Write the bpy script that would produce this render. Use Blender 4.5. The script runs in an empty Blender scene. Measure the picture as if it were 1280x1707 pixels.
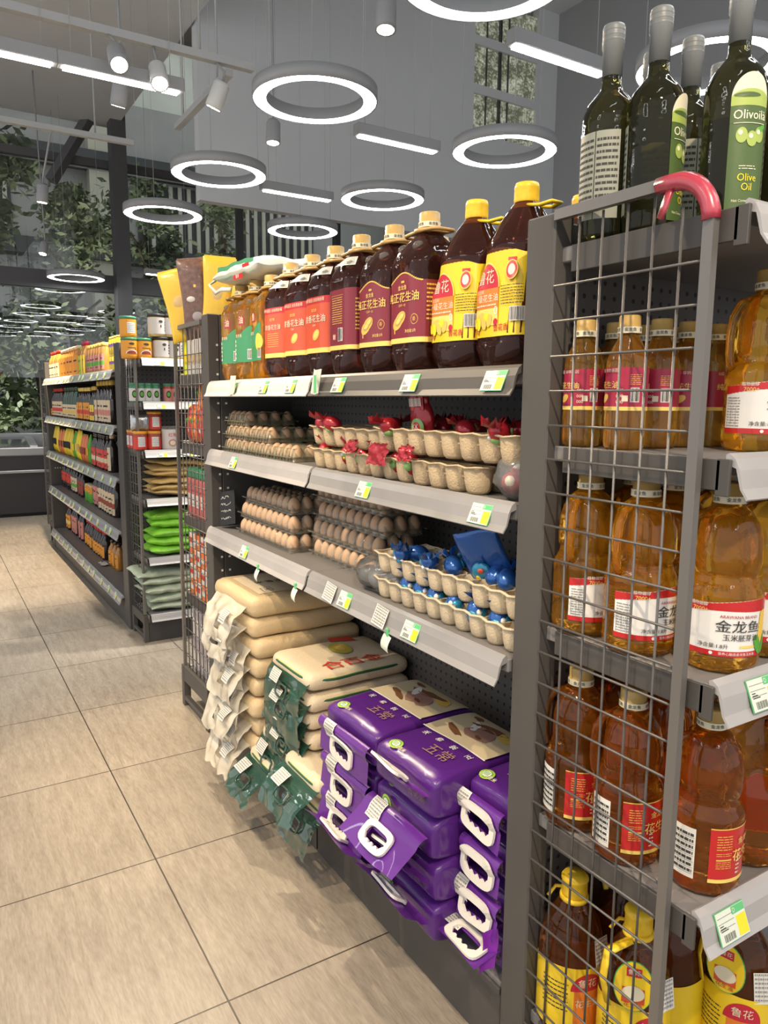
import bpy, math, random
from mathutils import Vector, Matrix, noise
import numpy as np
random.seed(7)
C = bpy.context.scene.collection
SC = bpy.context.scene
PI = math.pi

# ------------------------------------------------------------------ camera
FPX, YAW, PIT, ROL, EYE = 1241.0, math.radians(31.747), math.radians(8.475), math.radians(0.483), 1.305
_fw = Vector((math.sin(YAW)*math.cos(PIT), math.cos(YAW)*math.cos(PIT), -math.sin(PIT)))
_r0 = Vector((math.cos(YAW), -math.sin(YAW), 0)); _u0 = _r0.cross(_fw)
_r = _r0*math.cos(ROL)+_u0*math.sin(ROL); _u = -_r0*math.sin(ROL)+_u0*math.cos(ROL)
CAMP = Vector((0, 0, EYE))
cd = bpy.data.cameras.new('camera'); cam = bpy.data.objects.new('camera', cd); C.objects.link(cam)
cam.matrix_world = Matrix(((_r.x, _u.x, -_fw.x, 0), (_r.y, _u.y, -_fw.y, 0), (_r.z, _u.z, -_fw.z, EYE), (0, 0, 0, 1)))
cd.sensor_fit = 'VERTICAL'; cd.sensor_height = 36.0; cd.lens = 36.0*FPX/1707.0; cd.clip_start = 0.05; cd.clip_end = 200
SC.camera = cam
def ray(x, y): return _fw*FPX+_r*(x-640)-_u*(y-853.5)
def onx(x, y, X): d = ray(x, y); return CAMP+d*(X/d.x)
def ony(x, y, Y): d = ray(x, y); return CAMP+d*(Y/d.y)
def onz(x, y, Z): d = ray(x, y); return CAMP+d*((Z-EYE)/d.z)

# ------------------------------------------------------------------ world, exposure, key lamps
W = bpy.data.worlds.new('world'); SC.world = W; W.use_nodes = True
W.node_tree.nodes['Background'].inputs[0].default_value = (0.66, 0.67, 0.69, 1)
W.node_tree.nodes['Background'].inputs[1].default_value = 1.35
SC.view_settings.view_transform = 'Standard'; SC.view_settings.look = 'None'
SC.view_settings.gamma = 1; SC.view_settings.exposure = 0.30; SC.view_settings.use_curve_mapping = False
SC.cycles.use_denoising = True
SC.cycles.max_bounces = 9; SC.cycles.transmission_bounces = 7; SC.cycles.diffuse_bounces = 3; SC.cycles.glossy_bounces = 4
SC.cycles.transparent_max_bounces = 12; SC.cycles.sample_clamp_indirect = 4.0
SC.cycles.caustics_refractive = True; SC.cycles.caustics_reflective = False
RING_L, BAR_L = 20.0, 20.0
# lamp heads on the tracks carry their own spot lights: (head position, aim point, watts, cone degrees, colour, radius)
WARM = (1.0, 0.80, 0.56); NEUT = (1.0, 0.93, 0.84)
SPOTS = [
    ((0.847, 3.60, 2.75), (0.70, 1.25, 0.0), 172, 80, WARM, .03),
    ((1.05, 3.70, 2.75), (0.9, 2.4, 0.9), 60, 60, WARM, .03),
    ((1.354, 3.84, 2.75), (0.50, 5.0, 0.0), 190, 75, NEUT, .03),
    ((0.98, 4.22, 2.80), (0.80, 5.0, 0.6), 190, 62, NEUT, .03),
    ((0.881, 6.30, 2.75), (0.66, 6.6, 0.0), 480, 75, WARM, .03),
    ((1.165, 8.48, 2.75), (0.60, 8.0, 0.2), 80, 70, NEUT, .03),
    ((-0.45, 1.55, 2.85), (1.0, 1.75, 0.70), 120, 62, WARM, .03),  # out of view, added as extra key light on the shelves
    ((-0.55, 2.55, 2.85), (1.0, 2.75, 0.75), 120, 60, WARM, .03),  # second unseen head added for the far part of the shelves
    ((0.1, -0.55, 2.85), (1.1, 0.7, 0.75), 130, 62, WARM, .03),  # unseen, added to brighten the end rack
    ((-0.6, 0.5, 2.85), (-0.1, 1.4, 0.0), 60, 80, WARM, .03),  # unseen head added over the near floor
    ((1.696, 2.76, 2.78), (1.45, 2.5, 0.0), 25, 70, NEUT, .03),
    ((1.847, 4.24, 2.78), (1.7, 4.1, 0.0), 25, 70, NEUT, .03),
]

# ------------------------------------------------------------------ materials
MT = {}
def mat(name, col, rough=.5, metal=0., trans=0., ior=1.45, spec=.5, alpha=1., emit=None, es=0., coat=0., noise_amt=0., noise_scale=20., bump=0., bump_scale=40., sss=0.):
    m = bpy.data.materials.new(name); m.use_nodes = True
    nt = m.node_tree; b = nt.nodes['Principled BSDF']
    c = (*col, 1)
    b.inputs['Base Color'].default_value = c
    b.inputs['Roughness'].default_value = rough; b.inputs['Metallic'].default_value = metal
    b.inputs['Transmission Weight'].default_value = trans; b.inputs['IOR'].default_value = ior
    b.inputs['Specular IOR Level'].default_value = spec; b.inputs['Alpha'].default_value = alpha
    b.inputs['Coat Weight'].default_value = coat
    if emit: b.inputs['Emission Color'].default_value = (*emit, 1); b.inputs['Emission Strength'].default_value = es
    if noise_amt or bump:
        tc = nt.nodes.new('ShaderNodeTexCoord')
        if noise_amt:
            n = nt.nodes.new('ShaderNodeTexNoise'); n.inputs['Scale'].default_value = noise_scale; n.inputs['Detail'].default_value = 5
            nt.links.new(tc.outputs['Object'], n.inputs['Vector'])
            mx = nt.nodes.new('ShaderNodeMix'); mx.data_type = 'RGBA'
            mx.inputs[6].default_value = (*[v*(1-noise_amt) for v in col], 1); mx.inputs[7].default_value = (*[min(1, v*(1+noise_amt)) for v in col], 1)
            nt.links.new(n.outputs['Fac'], mx.inputs[0]); nt.links.new(mx.outputs[2], b.inputs['Base Color'])
        if bump:
            n = nt.nodes.new('ShaderNodeTexNoise'); n.inputs['Scale'].default_value = bump_scale; n.inputs['Detail'].default_value = 4
            nt.links.new(tc.outputs['Object'], n.inputs['Vector'])
            bp = nt.nodes.new('ShaderNodeBump'); bp.inputs['Strength'].default_value = bump; bp.inputs['Distance'].default_value = .004
            nt.links.new(n.outputs['Fac'], bp.inputs['Height']); nt.links.new(bp.outputs['Normal'], b.inputs['Normal'])
    MT[name] = m
    return m
def glassy(name, col, rough=.03, mixd=.25, ior=1.4, dcol=None):   # tinted liquid or plastic: refraction plus diffuse colour standing in for light glowing through
    m = bpy.data.materials.new(name); m.use_nodes = True; nt = m.node_tree
    b = nt.nodes['Principled BSDF']; out = nt.nodes['Material Output']
    b.inputs['Base Color'].default_value = (*col, 1); b.inputs['Roughness'].default_value = rough
    b.inputs['Transmission Weight'].default_value = 1.; b.inputs['IOR'].default_value = ior
    tc = nt.nodes.new('ShaderNodeTexCoord'); nn = nt.nodes.new('ShaderNodeTexNoise'); nn.inputs['Scale'].default_value = 38; nn.inputs['Detail'].default_value = 2; bp = nt.nodes.new('ShaderNodeBump'); bp.inputs['Strength'].default_value = .35; bp.inputs['Distance'].default_value = .004
    nt.links.new(tc.outputs['Object'], nn.inputs['Vector']); nt.links.new(nn.outputs['Fac'], bp.inputs['Height']); nt.links.new(bp.outputs['Normal'], b.inputs['Normal'])
    d = nt.nodes.new('ShaderNodeBsdfDiffuse'); d.inputs[0].default_value = (*(dcol or col), 1)
    mx = nt.nodes.new('ShaderNodeMixShader'); mx.inputs[0].default_value = mixd
    nt.links.new(b.outputs[0], mx.inputs[1]); nt.links.new(d.outputs[0], mx.inputs[2]); nt.links.new(mx.outputs[0], out.inputs[0])
    MT[name] = m
def film(name, col, a=.35, rough=.12, gl=.25):                     # thin clear film: see-through, soft body, gloss
    m = bpy.data.materials.new(name); m.use_nodes = True; nt = m.node_tree
    b = nt.nodes['Principled BSDF']; out = nt.nodes['Material Output']
    b.inputs['Base Color'].default_value = (*col, 1); b.inputs['Roughness'].default_value = rough; b.inputs['Specular IOR Level'].default_value = .8
    t = nt.nodes.new('ShaderNodeBsdfTransparent'); mx = nt.nodes.new('ShaderNodeMixShader'); mx.inputs[0].default_value = a
    nt.links.new(t.outputs[0], mx.inputs[1]); nt.links.new(b.outputs[0], mx.inputs[2])
    g = nt.nodes.new('ShaderNodeBsdfGlossy'); g.inputs['Roughness'].default_value = rough
    fr = nt.nodes.new('ShaderNodeFresnel'); fr.inputs[0].default_value = 1.45
    mx2 = nt.nodes.new('ShaderNodeMixShader'); nt.links.new(fr.outputs[0], mx2.inputs[0])
    nt.links.new(mx.outputs[0], mx2.inputs[1]); nt.links.new(g.outputs[0], mx2.inputs[2]); nt.links.new(mx2.outputs[0], out.inputs[0])
    MT[name] = m

mat('metal', (.082, .076, .070), .48, spec=.4, noise_amt=.06, noise_scale=6)
mat('metal_dark', (.06, .056, .055), .55)
mat('shelf_top', (.20, .19, .185), .5)
mat('wire', (.15, .142, .135), .42, metal=.4)
mat('tube', (.20, .185, .17), .35, metal=.4)
mat('rail', (.40, .385, .38), .16, spec=.8, noise_amt=.12, noise_scale=9)
mat('rail_clear', (.29, .28, .275), .2, spec=.7, noise_amt=.2, noise_scale=7)
mat('rail_white', (.62, .60, .57), .25)
mat('white', (.80, .78, .74), .5); mat('paper', (.74, .72, .66), .65); mat('black', (.012, .012, .012), .5)
mat('ink', (.05, .045, .04), .7); mat('ink_grey', (.28, .27, .25), .7); mat('yellow', (.86, .66, .02), .45); mat('green', (.05, .42, .12), .5)
mat('gold', (.72, .48, .10), .4); mat('gold_bright', (.86, .62, .16), .35); mat('tan_cap', (.52, .34, .11), .4); mat('tan_handle', (.50, .30, .10), .4)
mat('maroon', (.21, .017, .032), .3, coat=.3); mat('red', (.52, .02, .02), .3, coat=.3); mat('orange_red', (.60, .085, .028), .3, coat=.3)
mat('crimson', (.40, .018, .045), .3, coat=.3); mat('magenta_red', (.38, .022, .06), .35)
mat('lu_yellow', (.80, .56, .02), .32, coat=.3); mat('lu_red', (.50, .02, .04), .35); mat('lu_orange', (.72, .20, .03), .35)
mat('yellow_cap', (.85, .52, .03), .35, noise_amt=.3, noise_scale=90); mat('yellow_plain', (.86, .58, .03), .35)
mat('label_green', (.05, .26, .12), .35); mat('olive_green', (.075, .125, .035), .4); mat('olive_light', (.36, .46, .10), .45); mat('cream', (.74, .68, .50), .5); mat('cream_text', (.80, .76, .55), .5)
mat('grey_cap', (.17, .18, .18), .4); mat('back_label', (.30, .31, .25), .55)
mat('leaf_green', (.10, .36, .04), .5); mat('corn', (.85, .55, .08), .5)
glassy('oil_dark', (.32, .12, .085), .03, .14, 1.36, (.12, .04, .028))
glassy('oil_amber', (1.0, .58, .07), .015, .11, 1.42, (.95, .42, .03))
glassy('oil_peanut', (.96, .42, .07), .015, .09, 1.42, (.70, .22, .02))
glassy('oil_brown', (.60, .24, .08), .03, .16, 1.36, (.26, .08, .02))
glassy('oil_olive', (.16, .14, .035), .03, .20, 1.36, (.045, .045, .018))
glassy('oil_pale', (1.0, .64, .16), .015, .11, 1.42, (.85, .42, .07))
glassy('clear_pet', (.93, .90, .84), .04, .08, 1.3)
# ------------------------------------------------------------------ mesh builder
_txt = {}
def glyphs(s, bold=0.):
    k = (s, bold)
    if k in _txt: return _txt[k]
    cu = bpy.data.curves.new('t', 'FONT'); cu.body = s; cu.size = 1.0; cu.resolution_u = 2; cu.offset = bold
    cu.align_x = 'CENTER'; cu.align_y = 'CENTER'
    o = bpy.data.objects.new('t', cu); C.objects.link(o)
    dg = bpy.context.evaluated_depsgraph_get(); dg.update()
    me = bpy.data.meshes.new_from_object(o.evaluated_get(dg))
    me.calc_loop_triangles()
    V = [(v.co.x, v.co.y) for v in me.vertices]; F = [tuple(t.vertices) for t in me.loop_triangles]
    bpy.data.objects.remove(o); bpy.data.curves.remove(cu); bpy.data.meshes.remove(me)
    # make all triangles face +z
    G = []
    for a, b, c in F:
        A, B, D = V[a], V[b], V[c]
        cr = (B[0]-A[0])*(D[1]-A[1])-(B[1]-A[1])*(D[0]-A[0])
        G.append((a, b, c) if cr > 0 else (a, c, b))
    _txt[k] = (V, G); return _txt[k]
class MB:
    def __init__(s): s.v = []; s.f = []; s.m = []; s.sm = []
    def add(s, V, F, m, sm=False):
        o = len(s.v); s.v += [tuple(p) for p in V]
        for f in F: s.f.append(tuple(i+o for i in f)); s.m.append(m); s.sm.append(sm)
    def box(s, c, d, m, R=None, bev=0.):
        x, y, z = d[0]/2, d[1]/2, d[2]/2
        if bev <= 0:
            V = [Vector((a*x, b*y, e*z)) for a in (-1, 1) for b in (-1, 1) for e in (-1, 1)]
            F = [(0, 1, 3, 2), (4, 6, 7, 5), (0, 4, 5, 1), (2, 3, 7, 6), (0, 2, 6, 4), (1, 5, 7, 3)]
        else:
            V = []; idx = {}
            for a in (-1, 1):
                for b in (-1, 1):
                    for e in (-1, 1):
                        for k, p in enumerate(((a*x, b*(y-bev), e*(z-bev)), (a*(x-bev), b*y, e*(z-bev)), (a*(x-bev), b*(y-bev), e*z))):
                            idx[(a, b, e, k)] = len(V); V.append(Vector(p))
            F = []
            for a in (-1, 1):
                q = [idx[(a, b, e, 0)] for b, e in ((-1, -1), (1, -1), (1, 1), (-1, 1))]; F.append(q if a > 0 else q[::-1])
                q = [idx[(b, a, e, 1)] for b, e in ((-1, -1), (1, -1), (1, 1), (-1, 1))]; F.append(q[::-1] if a > 0 else q)
                q = [idx[(b, e, a, 2)] for b, e in ((-1, -1), (1, -1), (1, 1), (-1, 1))]; F.append(q if a > 0 else q[::-1])
            for b in (-1, 1):
                for e in (-1, 1):
                    q = [idx[(-1, b, e, 1)], idx[(1, b, e, 1)], idx[(1, b, e, 2)], idx[(-1, b, e, 2)]]; F.append(q if b*e < 0 else q[::-1])
                    q = [idx[(b, -1, e, 0)], idx[(b, 1, e, 0)], idx[(b, 1, e, 2)], idx[(b, -1, e, 2)]]; F.append(q if b*e > 0 else q[::-1])
                    q = [idx[(b, e, -1, 0)], idx[(b, e, 1, 0)], idx[(b, e, 1, 1)], idx[(b, e, -1, 1)]]; F.append(q if b*e < 0 else q[::-1])
            for a in (-1, 1):
                for b in (-1, 1):
                    for e in (-1, 1):
                        q = [idx[(a, b, e, 0)], idx[(a, b, e, 1)], idx[(a, b, e, 2)]]; F.append(q if a*b*e > 0 else q[::-1])
        c = Vector(c)
        s.add([(R @ p if R else p)+c for p in V], F, m)
    def lathe(s, prof, m, seg=28, c=(0, 0, 0), shape=None, caps=True, sm=True, wob=None):
        V = []; n = len(prof)
        for i, (r, z) in enumerate(prof):
            for k in range(seg):
                t = 2*PI*k/seg; q = r*(shape(t, z) if shape else 1)
                if wob: q += wob(t, z)
                V.append((c[0]+q*math.sin(t), c[1]-q*math.cos(t), c[2]+z))
        F = []
        for i in range(n-1):
            for k in range(seg):
                k2 = (k+1) % seg
                F.append((i*seg+k, i*seg+k2, (i+1)*seg+k2, (i+1)*seg+k))
        if caps:
            F.append(tuple(range(seg))[::-1]); F.append(tuple((n-1)*seg+k for k in range(seg)))
        s.add(V, F, m, sm)
    def tube(s, pts, r, m, seg=8, closed=False, sm=True, flat=1.0, ph=0.):
        pts = [Vector(p) for p in pts]; n = len(pts); V = []
        up = None
        for i, p in enumerate(pts):
            if closed: d = pts[(i+1) % n]-pts[i-1]
            else: d = pts[min(i+1, n-1)]-pts[max(i-1, 0)]
            d.normalize()
            if up is None:
                up = Vector((0, 0, 1)) if abs(d.z) < .9 else Vector((1, 0, 0))
            a = d.cross(up)
            if a.length < 1e-4: a = d.cross(Vector((0, 1, 0)))
            a.normalize(); b = a.cross(d); up = b
            for k in range(seg):
                t = 2*PI*k/seg+ph; V.append(p+a*(r*math.cos(t))+b*(r*flat*math.sin(t)))
        F = []
        for i in range(n if closed else n-1):
            j = (i+1) % n
            for k in range(seg):
                k2 = (k+1) % seg
                F.append((i*seg+k, j*seg+k, j*seg+k2, i*seg+k2))
        if not closed: F.append(tuple(range(seg))); F.append(tuple((n-1)*seg+k for k in range(seg))[::-1])
        s.add(V, F, m, sm)
    def grid(s, fn, nu, nv, m, sm=True, skip=None, thick=0.):
        V = [Vector(fn(i/nu, j/nv)) for j in range(nv+1) for i in range(nu+1)]
        F = []; mm = []
        for j in range(nv):
            for i in range(nu):
                if skip and skip((i+.5)/nu, (j+.5)/nv): continue
                a = j*(nu+1)+i; F.append((a, a+1, a+nu+2, a+nu+1))
        s.add(V, F, m, sm)
    def ell(s, c, r, m, seg=14, rings=9, R=None, fn=None):
        V = []; c = Vector(c)
        for i in range(rings+1):
            ph = PI*i/rings
            for k in range(seg):
                t = 2*PI*k/seg
                p = Vector((r[0]*math.sin(ph)*math.cos(t), r[1]*math.sin(ph)*math.sin(t), r[2]*math.cos(ph)))
                if fn: p = fn(p)
                V.append((R @ p if R else p)+c)
        F = []
        for i in range(rings):
            for k in range(seg):
                k2 = (k+1) % seg
                F.append((i*seg+k, (i+1)*seg+k, (i+1)*seg+k2, i*seg+k2))
        s.add(V, F, m, True)
    def extr(s, prof, p0, p1, out, m, sm=False):       # prof: (outward, up) points extruded from p0 to p1
        p0, p1, out = Vector(p0), Vector(p1), Vector(out); n = len(prof); V = []
        for p in (p0, p1):
            for o, z in prof: V.append(p+out*o+Vector((0, 0, z)))
        F = [(i, (i+1) % n, n+(i+1) % n, n+i) for i in range(n)]
        F += [tuple(range(n))[::-1], tuple(range(n, 2*n))]
        s.add(V, F, m, sm)
    def rbox(s, d, r, m, n=6, fn=None, c=(0, 0, 0)):    # rounded box with a fine grid, fn bends each point
        idx = {}; V = []; F = []
        h = Vector(d)/2; inner = Vector((max(h.x-r, 0), max(h.y-r, 0), max(h.z-r, 0)))
        def vid(p):
            k = (round(p.x, 5), round(p.y, 5), round(p.z, 5))
            if k in idx: return idx[k]
            q = Vector((max(-inner.x, min(inner.x, p.x)), max(-inner.y, min(inner.y, p.y)), max(-inner.z, min(inner.z, p.z))))
            e = p-q
            if e.length > 1e-9: q = q+e.normalized()*r
            if fn: q = fn(q)
            idx[k] = len(V); V.append(q+Vector(c)); return idx[k]
        def cos_(t): return math.sin(t*PI/2)
        for ax in range(3):
            for sg in (-1, 1):
                a, b = (ax+1) % 3, (ax+2) % 3
                for i in range(n):
                    for j in range(n):
                        q = []
                        for di, dj in ((0, 0), (1, 0), (1, 1), (0, 1)):
                            p = Vector((0, 0, 0)); p[ax] = sg*h[ax]
                            p[a] = h[a]*cos_(-1+2*(i+di)/n); p[b] = h[b]*cos_(-1+2*(j+dj)/n); q.append(vid(p))
                        if len(set(q)) >= 3: F.append(q if sg > 0 else q[::-1])
        s.add(V, F, m, True)
    def pillow(s, a, b, h, m, n=14, p=5., fn=None, bot=.6):
        V = []; F = []
        def th(u, v): return h*max(0, 1-abs(u)**p)**.5*max(0, 1-abs(v)**p)**.5
        W1 = n+1
        for sg in (1, -1):
            for j in range(W1):
                for i in range(W1):
                    u, v = math.sin((-1+2*i/n)*PI/2), math.sin((-1+2*j/n)*PI/2)
                    z = th(u, v)*(1 if sg > 0 else -bot)
                    P = Vector((u*a, v*b, z))
                    V.append(fn(P) if fn else P)
        for j in range(n):
            for i in range(n):
                q = j*W1+i; F.append((q, q+1, q+W1+1, q+W1)); o = W1*W1
                F.append((o+q, o+q+W1, o+q+W1+1, o+q+1))
        s.add(V, F, m, True)
    def text(s, t, mp, m, size=.01, u=0., v=0., bold=.0, sx=1.0, rot=0.):
        V, F = glyphs(t); cr, sr = math.cos(rot), math.sin(rot)
        for d in ((-bold*.6, bold*.6) if bold > 0 else (0,)):       # heavier strokes: the same letters twice, a hair apart
            s.add([mp(u+((x*sx+d)*cr-y*sr)*size, v+((x*sx+d)*sr+y*cr)*size) for x, y in V], F, m)
    def build(s, name, parent=None, loc=None, rot=None):
        me = bpy.data.meshes.new(name); me.from_pydata(s.v, [], s.f)
        ms = []
        for k in s.m:
            if k not in ms: ms.append(k)
        for k in ms: me.materials.append(MT[k])
        me.polygons.foreach_set('material_index', [ms.index(k) for k in s.m])
        me.polygons.foreach_set('use_smooth', s.sm)
        me.update()
        o = bpy.data.objects.new(name, me); C.objects.link(o)
        if parent: o.parent = parent
        if loc: o.location = loc
        if rot: o.rotation_euler = rot
        return o
def tag(o, label=None, cat=None, group=None, kind=None):
    if label: o['label'] = label
    if cat: o['category'] = cat
    if group: o['group'] = group
    if kind: o['kind'] = kind
    return o
def thing(name, label, cat, loc=(0, 0, 0), rz=0., group=None):
    o = bpy.data.objects.new(name, None); C.objects.link(o); o.empty_display_size = .02
    o.location = loc; o.rotation_euler = (0, 0, rz) if not isinstance(rz, tuple) else rz
    return tag(o, label, cat, group)
KIDS = {}
def dup(root, loc, rz=0., label=None, group=None):
    def cp(o, par):
        c = o.copy(); C.objects.link(c); c.parent = par
        for ch in list(o.children): cp(ch, c)
        return c
    r = cp(root, None); r.location = loc
    r.rotation_euler = (0, 0, rz) if not isinstance(rz, tuple) else rz
    if label: r['label'] = label
    if group: r['group'] = group
    return r
class Once:       # first use moves the prototype itself, later uses copy it
    def __init__(s, make): s.make = make; s.o = None
    def put(s, loc, rz=0., label=None, group=None):
        if s.o is None:
            s.o = s.make(); s.o.location = loc; s.o.rotation_euler = (0, 0, rz) if not isinstance(rz, tuple) else rz
            if label: s.o['label'] = label
            if group: s.o['group'] = group
            return s.o
        return dup(s.o, loc, rz, label, group)
def struct(o): o['kind'] = 'structure'; return o
def nz(p, sc=1., amp=1.): return noise.noise(Vector(p)*sc)*amp

# ------------------------------------------------------------------ flat print helper on a wrapped surface
class Wrap:
    """label printed round a bottle: u = distance along the girth from the front, z = height"""
    def __init__(s, mb, r, shape=None):
        s.mb = mb; s.r = r; s.shape = shape
        N = 720; s.ph = [(-PI+2*PI*i/N) for i in range(N+1)]; s.L = [0.]
        def P(t): q = r*(shape(t, .1) if shape else 1); return Vector((q*math.sin(t), -q*math.cos(t)))
        for i in range(N): s.L.append(s.L[-1]+(P(s.ph[i+1])-P(s.ph[i])).length)
        mid = s.L[N//2]; s.L = [l-mid for l in s.L]
    def phi(s, u): return float(np.interp(u, s.L, s.ph))
    def at(s, u, z, off):
        t = s.phi(u); q = s.r*(s.shape(t, z) if s.shape else 1)+off
        return (q*math.sin(t), -q*math.cos(t), z)
    def mp(s, off): return lambda u, v: s.at(u, v, off)
    def rect(s, u0, u1, z0, z1, m, off=.0006, step=.006, top=None):
        n = max(1, int(abs(u1-u0)/step))
        V = []; F = []
        for i in range(n+1):
            u = u0+(u1-u0)*i/n
            V.append(s.at(u, z0, off)); V.append(s.at(u, top(u) if top else z1, off))
        for i in range(n): F.append((2*i, 2*i+2, 2*i+3, 2*i+1))
        s.mb.add(V, F, m, True)
    def ell(s, u, z, a, b, m, off=.0012, seg=20, t0=0., t1=2*PI, rot=0.):
        V = [s.at(u, z, off)]; F = []; rg = 3
        cr, sr = math.cos(rot), math.sin(rot)
        for j in range(1, rg+1):
            for k in range(seg+1):
                t = t0+(t1-t0)*k/seg; x, y = a*j/rg*math.cos(t), b*j/rg*math.sin(t)
                V.append(s.at(u+x*cr-y*sr, z+x*sr+y*cr, off))
        S = seg+1
        for k in range(seg): F.append((0, 1+k, 2+k))
        for j in range(rg-1):
            for k in range(seg): F.append((1+j*S+k, 1+(j+1)*S+k, 2+(j+1)*S+k, 2+j*S+k))
        s.mb.add(V, F, m, True)
    def text(s, t, u, z, size, m, off=.0024, bold=.0, sx=1., rot=0.): s.mb.text(t, s.mp(off), m, size, u, z, bold, sx, rot)
    def lines(s, u0, u1, z0, z1, n, m, off=.0012, h=.4, seed=0):
        rd = random.Random(seed)
        for i in range(n):
            z = z1-(z1-z0)*(i+.5)/n; dh = (z1-z0)/n*h/2; u = u0
            while u < u1-.001:
                w = rd.uniform(.002, .009); e = min(u1, u+w); s.rect(u, e, z-dh, z+dh, m, off); u = e+.0012
    def barcode(s, u0, u1, z0, z1, off=.0012, seed=0):
        rd = random.Random(seed); s.rect(u0, u1, z0, z1, 'white', off); u = u0+.001
        while u < u1-.0015:
            w = rd.choice((.0004, .0007, .001)); s.rect(u, u+w, z0+.0012, z1-.001, 'black', off+.0003); u += w+rd.choice((.0004, .0007, .0011))
def card(mb, w, h, mp, rows, seed=0, m='paper', ink='ink_grey', cols=0):   # small printed slip: mp(u,v,off) -> point
    mb.grid(lambda a, b: mp((a-.5)*w, (b-.5)*h, 0.), 6, 4, m)
    rd = random.Random(seed)
    def bar(u0, u1, v0, v1, k, off=.0005): mb.add([mp(u0, v0, off), mp(u1, v0, off), mp(u1, v1, off), mp(u0, v1, off)], [(0, 1, 2, 3)], k)
    for i in range(rows):
        v = h/2-h*(i+.7)/(rows+.4); bar(-w*.46, w*.46, v-.0004, v, ink)
        u = -w*.44
        while u < w*.40:
            e = u+rd.uniform(.05, .16)*w; bar(u, min(e, w*.45), v+h*.012, v+h*.45/rows, ink); u = e+w*.03
    for i in range(cols): bar(-w*.46+w*.92*(i+1)/(cols+1), -w*.46+w*.92*(i+1)/(cols+1)+.0005, -h*.45, h*.45, ink)
# ------------------------------------------------------------------ floor, ceiling, walls
def floor_mat():
    m = bpy.data.materials.new('floor_tile'); m.use_nodes = True; nt = m.node_tree; N = nt.nodes; L = nt.links
    b = N['Principled BSDF']; tc = N.new('ShaderNodeTexCoord')
    mp = N.new('ShaderNodeMapping'); mp.inputs['Location'].default_value = (-0.484, -0.218, 0); L.new(tc.outputs['Object'], mp.inputs[0])
    br = N.new('ShaderNodeTexBrick'); br.offset = 0; br.squash = 1
    br.inputs['Scale'].default_value = 1; br.inputs['Brick Width'].default_value = .598; br.inputs['Row Height'].default_value = .598
    br.inputs['Mortar Size'].default_value = .0022; br.inputs['Mortar Smooth'].default_value = .1
    br.inputs['Color1'].default_value = (.85, .85, .85, 1); br.inputs['Color2'].default_value = (1, 1, 1, 1); br.inputs['Mortar'].default_value = (0, 0, 0, 1)
    L.new(mp.outputs[0], br.inputs[0])
    m2 = N.new('ShaderNodeMapping'); m2.inputs['Scale'].default_value = (1.0, .13, 1); m2.inputs['Rotation'].default_value = (0, 0, .10); L.new(tc.outputs['Object'], m2.inputs[0])
    n1 = N.new('ShaderNodeTexNoise'); n1.inputs['Scale'].default_value = 48; n1.inputs['Detail'].default_value = 7; n1.inputs['Distortion'].default_value = .6; L.new(m2.outputs[0], n1.inputs[0])
    n2 = N.new('ShaderNodeTexNoise'); n2.inputs['Scale'].default_value = 230; n2.inputs['Detail'].default_value = 4; L.new(m2.outputs[0], n2.inputs[0])
    n3 = N.new('ShaderNodeTexNoise'); n3.inputs['Scale'].default_value = 2.2; n3.inputs['Detail'].default_value = 3; L.new(tc.outputs['Object'], n3.inputs[0])
    a1 = N.new('ShaderNodeMath'); a1.operation = 'MULTIPLY_ADD'; a1.inputs[1].default_value = .45; L.new(n1.outputs[0], a1.inputs[0])
    a2 = N.new('ShaderNodeMath'); a2.operation = 'MULTIPLY_ADD'; a2.inputs[1].default_value = .42; L.new(n2.outputs[0], a2.inputs[0]); L.new(a2.outputs[0], a1.inputs[2])
    a2.inputs[2].default_value = 0.0
    a3 = N.new('ShaderNodeMath'); a3.operation = 'MULTIPLY_ADD'; a3.inputs[1].default_value = .25; L.new(n3.outputs[0], a3.inputs[0]); L.new(a1.outputs[0], a3.inputs[2])
    cr = N.new('ShaderNodeValToRGB'); cr.color_ramp.elements[0].position = .36; cr.color_ramp.elements[0].color = (.215, .178, .138, 1)
    cr.color_ramp.elements[1].position = .74; cr.color_ramp.elements[1].color = (.42, .365, .295, 1); L.new(a3.outputs[0], cr.inputs[0])
    mu = N.new('ShaderNodeMix'); mu.data_type = 'RGBA'; mu.blend_type = 'MULTIPLY'; mu.inputs[0].default_value = .6
    L.new(cr.outputs[0], mu.inputs[6]); L.new(br.outputs['Color'], mu.inputs[7])
    mx = N.new('ShaderNodeMix'); mx.data_type = 'RGBA'; mx.inputs[7].default_value = (.045, .035, .027, 1)
    L.new(br.outputs['Fac'], mx.inputs[0]); L.new(mu.outputs[2], mx.inputs[6]); L.new(mx.outputs[2], b.inputs['Base Color'])
    b.inputs['Roughness'].default_value = .42
    bp = N.new('ShaderNodeBump'); bp.inputs['Strength'].default_value = .25; bp.inputs['Distance'].default_value = .002
    L.new(a1.outputs[0], bp.inputs['Height']); L.new(bp.outputs[0], b.inputs['Normal'])
    MT['floor'] = m
floor_mat()
mat('ceiling', (.68, .70, .715), .8, noise_amt=.1, noise_scale=.7)  # paler than the dark ceiling: lens haze is put into the colour
mat('wall_grey', (.40, .405, .42), .7); mat('beam', (.10, .10, .105), .6); mat('brace', (.12, .12, .125), .6)
mb = MB(); mb.box((1.0, 4.0, -.05), (11, 16, .1), 'floor'); struct(mb.build('floor'))
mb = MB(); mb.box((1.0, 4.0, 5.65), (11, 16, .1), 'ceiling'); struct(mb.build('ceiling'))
mb = MB(); mb.box((-1.15, 5.0, 5.03), (6.7, 9.4, 1.12), 'ceiling'); struct(mb.build('ceiling_soffit'))
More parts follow.
